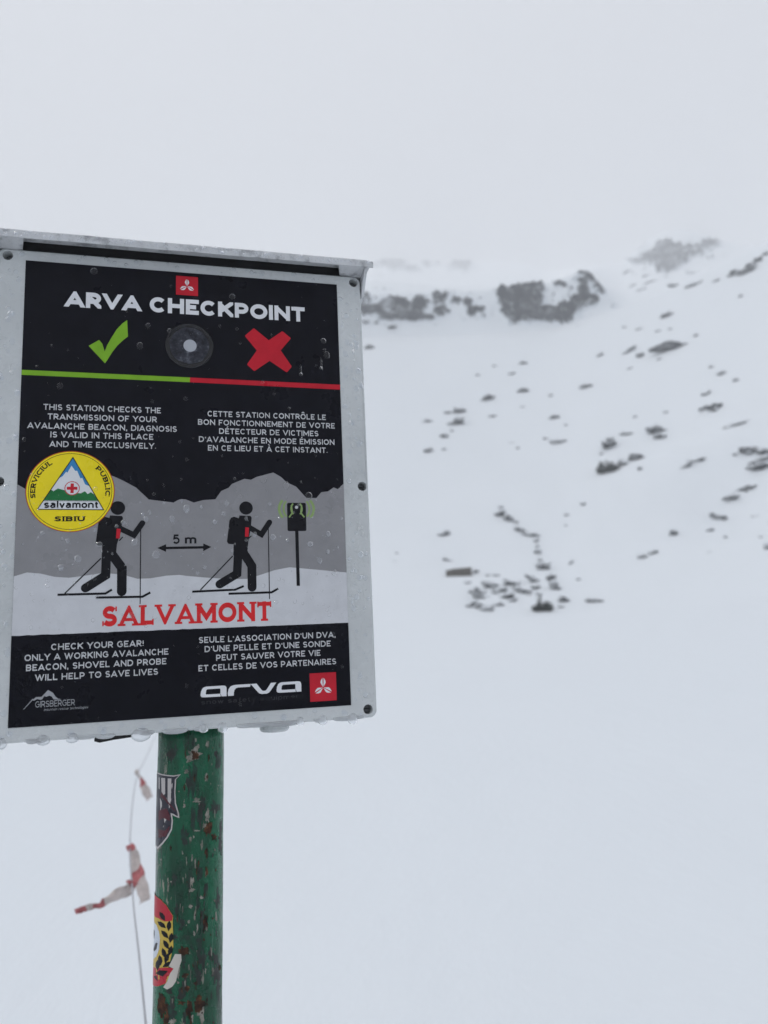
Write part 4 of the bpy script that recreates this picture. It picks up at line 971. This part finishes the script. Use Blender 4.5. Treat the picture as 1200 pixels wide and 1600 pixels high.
# ---- scattered rocks: sightline, apparent size, tilt, label
ROCKS = [
    (571.3, 502.1, 9.1, 6.2, 0, 'tiny rock beside the sign edge under the headwall band, left one of three'),
    (588.3, 503.5, 6.8, 4.0, 0, 'tiny rock under the headwall band, middle one of three beside the sign'),
    (612.4, 510.0, 13.0, 6.2, -8, 'small flat rock under the headwall band, right one of three beside the sign'),
    (578.4, 541.8, 13.0, 7.4, 5, "small dark rock touching the sign's right edge below the headwall bands"),
    (1042.8, 491.6, 14.7, 7.4, 8, 'small lone rock on the slope above the big pointed rock'),
    (976.2, 510.0, 9.6, 4.5, 0, '@A'),
    (998.8, 513.4, 14.2, 5.1, 12, '@A'),
    (1027.7, 516.2, 9.6, 4.0, 0, '@A'),
    (1047.0, 512.8, 7.4, 4.5, 0, '@A'),
    (1087.5, 522.8, 9.6, 5.1, 0, '@A'),
    (1083.8, 443.7, 20.4, 6.8, 10, 'dark flat rock on the skyline snow right of the faint grey ridge'),
    (1055.5, 445.1, 19.8, 5.1, -14, 'thin flat rock on the upper snow just under the faint grey ridge'),
    (1119.2, 437.2, 11.9, 5.1, 12, '@B'),
    (1166.6, 420.5, 23.8, 11.3, 16, 'largest rock on the high snow crest at the right'),
    (1144.8, 426.7, 11.9, 7.4, 20, 'small rock next below the largest rock of the high crest'),
    (1184.4, 405.2, 10.2, 7.4, 10, 'small rock next above the largest rock of the high crest'),
    (1196.3, 395.5, 8.5, 6.2, 10, "topmost rock of the high crest at the photo's right edge"),
    (988.9, 444.8, 13.6, 6.8, 10, '@B'),
    (1013.0, 440.9, 21.5, 6.2, 12, '@B'),
    (1001.7, 451.9, 18.1, 5.1, 8, '@B'),
    (981.8, 422.7, 17.6, 5.1, 8, '@B'),
    (1010.2, 429.2, 14.2, 5.1, 0, '@B'),
    (1157.5, 460.4, 6.2, 6.2, 0, '@A'),
    (745.6, 585.2, 8.5, 4.5, 0, '@C'),
    (772.5, 570.4, 7.9, 4.5, 0, '@C'),
    (816.4, 565.3, 11.9, 7.9, 0, 'small grey rock high on the middle slope, under the darkest cliff'),
    (798.6, 582.9, 14.7, 4.5, 6, '@C'),
    (819.2, 609.2, 17.0, 7.9, -18, 'dark rock tilted down to the right in the middle of the slope'),
    (760.6, 621.4, 18.7, 8.5, 16, 'dark rock tilted up to the right in the middle of the slope'),
    (768.2, 648.9, 11.9, 6.8, 8, 'small grey rock below the tilted dark rock mid slope'),
    (860.3, 616.3, 7.4, 6.2, 0, '@C'),
    (866.0, 650.9, 13.6, 6.8, 4, 'small rock above the thin dark slab mid slope'),
    (883.6, 663.1, 8.5, 4.0, 0, '@C'),
    (871.7, 690.0, 23.8, 7.4, -8, 'long thin dark slab with thick right end mid slope'),
    (852.4, 683.8, 7.9, 5.7, -20, "small grey lump at the thin dark slab's left end"),
    (715.3, 641.3, 17.6, 10.2, 4, 'upper dark rock of the twin pair on the left slope'),
    (700.2, 643.5, 11.3, 7.4, -20, 'grey lump against the left of the upper twin rock'),
    (712.4, 659.7, 26.6, 8.5, 20, 'long lower slab of the twin pair on the left slope'),
    (667.7, 656.6, 14.7, 7.9, 0, 'faint grey rock left of the twin pair'),
    (705.9, 671.3, 7.4, 5.7, -15, '@D'),
    (693.2, 680.1, 12.5, 7.4, 6, 'small rock beneath the twin pair on the left slope'),
    (669.1, 702.8, 13.0, 6.8, 14, 'small slanting rock lowest left below the twin pair'),
    (693.2, 700.2, 8.5, 6.2, 0, '@D'),
    (809.3, 699.1, 9.6, 6.2, -10, '@D'),
    (799.4, 691.4, 11.9, 2.8, -6, '@D'),
    (816.4, 634.8, 11.3, 2.6, 0, '@C'),
    (1042.8, 541.2, 50.4, 18.7, 0, 'big pointed grey rock alone high on the right slope'),
    (983.2, 546.1, 21.0, 7.4, 30, 'slanting grey rock left of the big pointed rock'),
    (935.9, 554.0, 15.3, 6.2, 35, '@E'),
    (1000.2, 554.0, 10.2, 7.9, 0, 'small rock between the slanting rock and the big pointed rock'),
    (1030.0, 560.2, 11.9, 4.5, 8, '@E'),
    (984.7, 573.8, 10.2, 6.2, 10, '@E'),
    (1111.3, 571.9, 9.1, 5.1, 0, '@E'),
    (1127.8, 580.9, 11.9, 7.9, 8, 'small grey rock lower right of the big pointed rock'),
    (1149.6, 590.8, 8.5, 12.5, 55, '@E'),
    (915.8, 603.0, 14.7, 6.2, 4, 'small flat rock alone between mid slope and the big pointed rock'),
    (1103.7, 614.9, 11.9, 6.8, 8, 'small rock on top of the right hand rock pair'),
    (1116.4, 634.8, 15.9, 11.9, 15, 'darker right rock of the pair on the right slope'),
    (1100.8, 636.2, 14.2, 9.6, 15, 'paler left rock of the pair on the right slope'),
    (1039.9, 642.4, 10.2, 6.8, -10, '@E'),
    (991.8, 649.8, 8.5, 5.1, 20, '@E'),
    (1149.0, 661.7, 27.8, 7.4, 10, 'long pale slab low under the rock pair on the right slope'),
    (1020.1, 670.7, 17.6, 13.0, 30, 'dark left half of the arched rock'),
    (1033.4, 670.2, 17.6, 7.4, -25, 'grey right half of the arched rock'),
    (1032.8, 680.9, 14.7, 7.4, -15, 'low rock nestled under the arched rock'),
    (979.0, 676.7, 18.1, 7.4, -6, 'grey slab upper right of the dark wedge rock'),
    (950.7, 691.1, 20.4, 15.9, 32, 'dark wedge shaped rock above the shaggy clump'),
    (995.4, 713.2, 22.1, 10.8, -30, 'dark slab tilted down right, beside the shaggy clump'),
    (950.7, 727.4, 31.2, 22.7, 20, '!shaggy dark clump of dwarf pine under the dark wedge rock'),
    (976.2, 721.7, 17.6, 13.0, -35, 'grey rock touching the right of the shaggy clump'),
    (1000.2, 730.2, 9.6, 6.8, -20, '@F'),
    (939.3, 707.0, 7.9, 7.4, 0, '@F'),
    (1071.1, 726.8, 18.7, 6.8, 26, 'lower left slab of the two pale slabs on the right slope'),
    (1089.5, 717.5, 22.7, 5.7, 4, 'upper right slab of the two pale slabs on the right slope'),
    (1170.2, 701.9, 21.0, 9.1, -6, 'dark flat rock at upper left of the right edge outcrop'),
    (1193.8, 704.2, 17.6, 7.9, -6, 'dark flat rock at upper right of the right edge outcrop'),
    (1188.7, 716.1, 26.1, 9.6, 10, 'grey middle rock of the right edge outcrop'),
    (1187.2, 727.4, 29.5, 11.3, 0, 'dark bottom rock of the right edge outcrop'),
    (1148.4, 708.4, 7.4, 5.1, 0, '@F'),
    (693.3, 833.3, 15.5, 8.0, 14, 'lone small dark rock above the brown block'),
    (698.7, 873.3, 14.4, 7.5, -22, 'small grey rock right above the brown block'),
    (717.3, 893.3, 40.5, 14.9, 3, '=brown flat topped stone block low on the left slope'),
    (742.7, 891.5, 9.6, 8.0, -20, 'small dark stone at the right end of the brown block'),
    (782.1, 790.7, 6.9, 9.1, 80, '@G'),
    (783.2, 802.1, 12.3, 9.6, -15, 'dark head stone of the diagonal rock chain'),
    (794.7, 808.3, 11.7, 9.1, -40, 'second dark stone of the diagonal rock chain'),
    (806.7, 814.1, 6.9, 5.9, 0, '@G'),
    (816.0, 829.3, 14.9, 5.9, -25, 'left slab of the thin double slab in the diagonal rock chain'),
    (830.7, 834.9, 16.5, 5.9, -6, 'right slab of the thin double slab in the diagonal rock chain'),
    (840.0, 860.0, 9.6, 10.7, 60, 'grey upright stone where the rock chain turns downhill'),
    (848.8, 884.3, 15.5, 12.3, 20, 'black round stone in the chain above the dark pine bush'),
    (834.7, 905.9, 21.3, 6.9, -36, 'slanting stone upper left of the dark pine bush'),
    (837.3, 916.5, 11.2, 8.0, 0, 'small stone just above the dark pine bush'),
    (861.3, 900.5, 9.1, 12.3, 70, 'upper piece of the two steep rocks right of the dark pine bush'),
    (868.0, 916.0, 17.1, 9.6, -50, 'lower piece of the two steep rocks right of the dark pine bush'),
    (881.3, 936.0, 16.5, 9.1, -30, 'dark rock at lower right of the pine bush'),
    (877.3, 946.7, 11.2, 6.9, -12, 'grey pebble like rock under the dark rock right of the pine bush'),
    (848.0, 944.3, 29.3, 22.4, 0, '!black bushy dwarf pine at the foot of the slope'),
    (818.7, 922.7, 21.3, 7.5, -20, 'dark slab next left of the black pine bush'),
    (801.3, 910.7, 16.5, 9.1, -15, 'dark rock further left along the line to the pine bush'),
    (741.3, 922.7, 11.2, 9.1, -20, 'dark stone at the upper left of the low rock cluster'),
    (750.7, 929.9, 24.0, 10.1, -42, 'long dark slab slanting through the low rock cluster'),
    (766.7, 913.3, 18.7, 9.6, -20, 'rock at the top of the low rock cluster'),
    (785.3, 920.3, 11.7, 9.1, -15, 'black stone at the upper right of the low rock cluster'),
    (792.0, 930.9, 13.3, 9.1, 15, 'dark stone at the right of the low rock cluster'),
    (776.0, 924.5, 12.8, 6.9, -20, 'grey stone in the middle of the low rock cluster'),
    (734.7, 944.3, 12.8, 8.5, 20, 'small stone at the lower left of the low rock cluster'),
    (750.7, 945.9, 12.8, 9.1, -10, 'stone at the bottom of the low rock cluster, left one'),
    (760.8, 951.2, 14.4, 7.5, 10, 'stone at the bottom of the low rock cluster, lowest one'),
    (778.7, 944.3, 12.8, 5.9, 8, 'stone at the bottom of the low rock cluster, right one'),
    (798.7, 937.9, 14.9, 5.3, 18, 'grey slab at the far right of the low rock cluster'),
    (730.7, 908.5, 10.1, 6.9, 0, '@G'),
    (761.3, 897.9, 9.6, 5.3, 0, '@G'),
    (776.0, 897.9, 11.7, 5.9, -8, '@G'),
    (620.0, 862.7, 6.4, 4.3, 0, '@H'),
    (617.3, 876.5, 9.6, 3.7, 0, '@H'),
    (884.5, 801.3, 9.6, 6.9, 30, '@H'),
    (884.0, 820.0, 6.9, 4.3, 0, '@H'),
    (911.0, 785.3, 9.6, 7.4, 0, '@H'),
    (885.5, 801.8, 10.2, 9.1, 0, '@H'),
    (1166.6, 762.7, 22.1, 7.9, 10, 'upper of the two dark slabs on the lower right slope'),
    (1140.5, 778.0, 22.1, 9.1, 14, 'lower of the two dark slabs on the lower right slope'),
    (1124.9, 808.0, 21.5, 9.6, -28, 'rock tilted down right at the rim of the snow hollow'),
    (1181.6, 805.2, 11.9, 6.2, 0, '@I'),
    (1052.7, 831.2, 10.2, 11.9, -45, 'dark small stone at the left end of the snow hollow rim'),
    (1109.3, 826.4, 13.0, 7.9, 4, 'grey stone inside the snow hollow'),
    (1133.4, 837.2, 7.9, 6.8, 0, '@I'),
    (1188.7, 837.8, 7.4, 6.2, 0, '@I'),
    (1021.5, 862.4, 13.6, 7.9, 4, 'right stone of the pair below the snow hollow'),
    (1005.4, 869.2, 14.2, 7.9, -5, 'left stone of the pair below the snow hollow'),
    (1109.3, 861.8, 9.1, 4.5, 0, '@I'),
    (928.0, 937.8, 19.8, 7.4, -3, 'lone flat dark stone on the basin edge right of the pine bush'),
    (889.8, 878.8, 15.9, 6.2, 35, '@H'),
    (903.9, 903.8, 9.6, 4.5, 0, '@H'),
    (786.9, 796.5, 8.0, 6.4, -40, '@G'),
    (790.7, 805.6, 8.0, 6.4, -30, '@G'),
    (801.9, 811.5, 9.1, 5.9, -25, '@G'),
    (810.9, 823.2, 9.1, 5.3, -38, '@G'),
    (823.2, 832.3, 10.7, 4.8, -14, '@G'),
    (837.6, 842.7, 6.9, 9.6, -70, '@G'),
    (839.2, 852.0, 5.9, 8.0, -70, '@G'),
    (844.0, 873.3, 9.1, 8.0, -50, '@G'),
    (826.7, 900.0, 11.7, 5.3, -36, '@G'),
    (842.7, 926.7, 10.7, 9.1, -40, '@G'),
    (809.3, 916.5, 11.7, 5.9, -25, '@G'),
    (826.7, 927.2, 10.7, 5.3, -25, '@G'),
    (792.0, 905.3, 10.7, 4.8, -15, '@G'),
    (864.3, 908.5, 6.9, 8.0, -60, '@G'),
    (756.0, 924.0, 10.7, 6.9, -35, '@G'),
    (772.0, 918.7, 9.6, 5.9, -25, '@G'),
    (766.7, 945.9, 9.6, 5.3, 0, '@G'),
    (744.8, 938.7, 8.0, 5.3, -20, '@G'),
    (1198.3, 853.3, 8.5, 10.2, 0, "dark stone at the photo's right edge below the snow hollow"),
]
SHARED = {
    '@A': ('tiny rock speck on the bare snow under the high crest', 'rock specks under the high crest'),
    '@B': ('thin rock sliver on the hazy upper snow by the faint grey ridge', 'rock slivers by the faint grey ridge'),
    '@C': ('tiny faint rock speck in the middle of the slope', 'rock specks in the middle of the slope'),
    '@D': ('tiny faint rock speck near the twin rocks of the left slope', 'rock specks near the twin rocks'),
    '@E': ('tiny faint rock speck around the big pointed rock', 'rock specks around the big pointed rock'),
    '@F': ('tiny rock speck near the shaggy pine clump', 'rock specks near the shaggy clump'),
    '@G': ('tiny dark speck of stone along the rock chain or low cluster', 'stone specks along the rock chain'),
    '@H': ('tiny faint stone speck on the empty lower snow', 'stone specks on the lower snow'),
    '@I': ('tiny faint stone speck in the snow hollow', 'stone specks in the snow hollow')}
def rock(px, py, pw, ph, tilt, label, seed):
    p, t = hit(px, py + ph * .35)
    if p is None: return
    sc = t / 1154.5; w_, h_ = pw * sc * .5, ph * sc * .5
    run = any(q in label for q in ('chain', 'cluster', 'line to the pine', 'next left of the black pine', 'dark pine bush'))
    if run and label[0] != '@': w_ *= 1.25; h_ *= 1.1
    kind = 'rock'; grp = 'rocks sticking out of the snow slope'
    sub_ = 4 if pw > 14 else 3
    mt = M['rock']
    if label[0] == '=': label = label[1:]; mt = M['brown_rock']
    if label in SHARED: label, grp = SHARED[label]
    pointed = 'pointed grey rock alone' in label; faint = grp != 'rocks sticking out of the snow slope' or 'faint' in label or 'grey' in label or 'pale' in label
    if faint and not pointed: mt = M['snowy_rock']
    if faint: h_ *= .75; w_ *= .92
    if grp != 'rocks sticking out of the snow slope' and not grp.endswith('rock chain'): w_ *= .8; h_ *= .85
    bm = bmesh.new(); bmesh.ops.create_icosphere(bm, subdivisions=sub_, radius=1)
    o_ = Vector((seed * 3.7, seed * 1.3, seed * 2.1)); dep = min(w_, 1.3 * h_)
    block = mt is M['brown_rock']
    for v in bm.verts:
        c_ = v.co.copy()
        if block: c_ = Vector([math.copysign(abs(q) ** .35, q) for q in c_]); c_ = c_ / max(1e-6, max(abs(q) for q in c_)) * .95
        if pointed: c_.x *= 1 - .75 * max(0, c_.z); c_.z = c_.z * 1.7 if c_.z > 0 else c_.z * .5; c_.x *= 1.15
        f = 1 + (.10 if block else .3 if pointed else .85) * noise.fractal(c_ * 1.7 + o_, .8, 2.0, 5) - (.03 if block else .16) * abs(noise.noise(c_ * 2.6 + o_))
        if not block: f += .18 * (noise.voronoi(c_ * 1.2 + o_)[0][0] - .4)
        c_ = c_ * f
        v.co = Vector((c_.x * w_, c_.y * dep, c_.z * h_))
    face = math.atan2(p.x, p.y)
    rot = Matrix.Rotation(-face, 3, 'Z') @ Matrix.Rotation(R(-tilt), 3, 'Y')
    for v in bm.verts: v.co = rot @ v.co
    o = link('rock', bm, mt, None, True)
    o.location = p + Vector((0, 0, h_ * (.6 if pointed else .22 if faint else .35))); tag(o, label, 'rock', grp); return o
def dwarf_pine(px, py, pw, ph, label, seed):
    random.seed(seed); p, t = hit(px, py + ph * .45); sc = t / 1154.5; w_, h_ = pw * sc, ph * sc
    root = bpy.data.objects.new('dwarf_pine', None); C.objects.link(root); root.location = p - Vector((0, 0, .05))
    tag(root, label, 'bush', 'dwarf pines in the snow')
    fb = bmesh.new(); sb = bmesh.new()
    face = math.atan2(p.x, p.y); ux = Vector((math.cos(face), -math.sin(face), 0)); uy = Vector((math.sin(face), math.cos(face), 0))
    for k in range(46):
        a = random.uniform(-1, 1); b_ = random.uniform(-.5, .5)
        top = (1 - .45 * abs(a) ** 3) * random.uniform(.25, 1.0) * (.75 + .5 * noise.noise((a * 2.3, seed, 0)))
        tip = ux * (a * w_ * .5) + uy * (b_ * w_ * .6) + Vector((0, 0, h_ * top))
        base_ = ux * (a * w_ * .36) + uy * (b_ * w_ * .4)
        mid = base_.lerp(tip, .5) + ux * (w_ * random.uniform(-.05, .05))
        tube(sb, [base_, mid, tip], [.022, .016, .008], 5)
        for _ in range(34):
            q = base_.lerp(tip, random.random() ** .8) + Vector((random.gauss(0, 1), random.gauss(0, 1), random.gauss(0, .6))) * h_ * .07
            d = Vector((random.gauss(0, 1), random.gauss(0, 1), random.gauss(.5, .8))).normalized() * h_ * random.uniform(.08, .2)
            s_ = d.cross(Vector((random.gauss(0, 1), random.gauss(0, 1), random.gauss(0, 1)))).normalized() * h_ * .035
            vs = [fb.verts.new(q - s_), fb.verts.new(q + s_), fb.verts.new(q + d)]; fb.faces.new(vs)
    link('foliage', fb, M['needles'], root); link('branches', sb, M['bark'], root)
for k, (px, py, pw, ph, tl, lab) in enumerate(ROCKS):
    if lab[0] == '!': dwarf_pine(px, py, pw, ph, lab[1:], k)
    else: rock(px, py, pw, ph, tl, lab, k + 1)
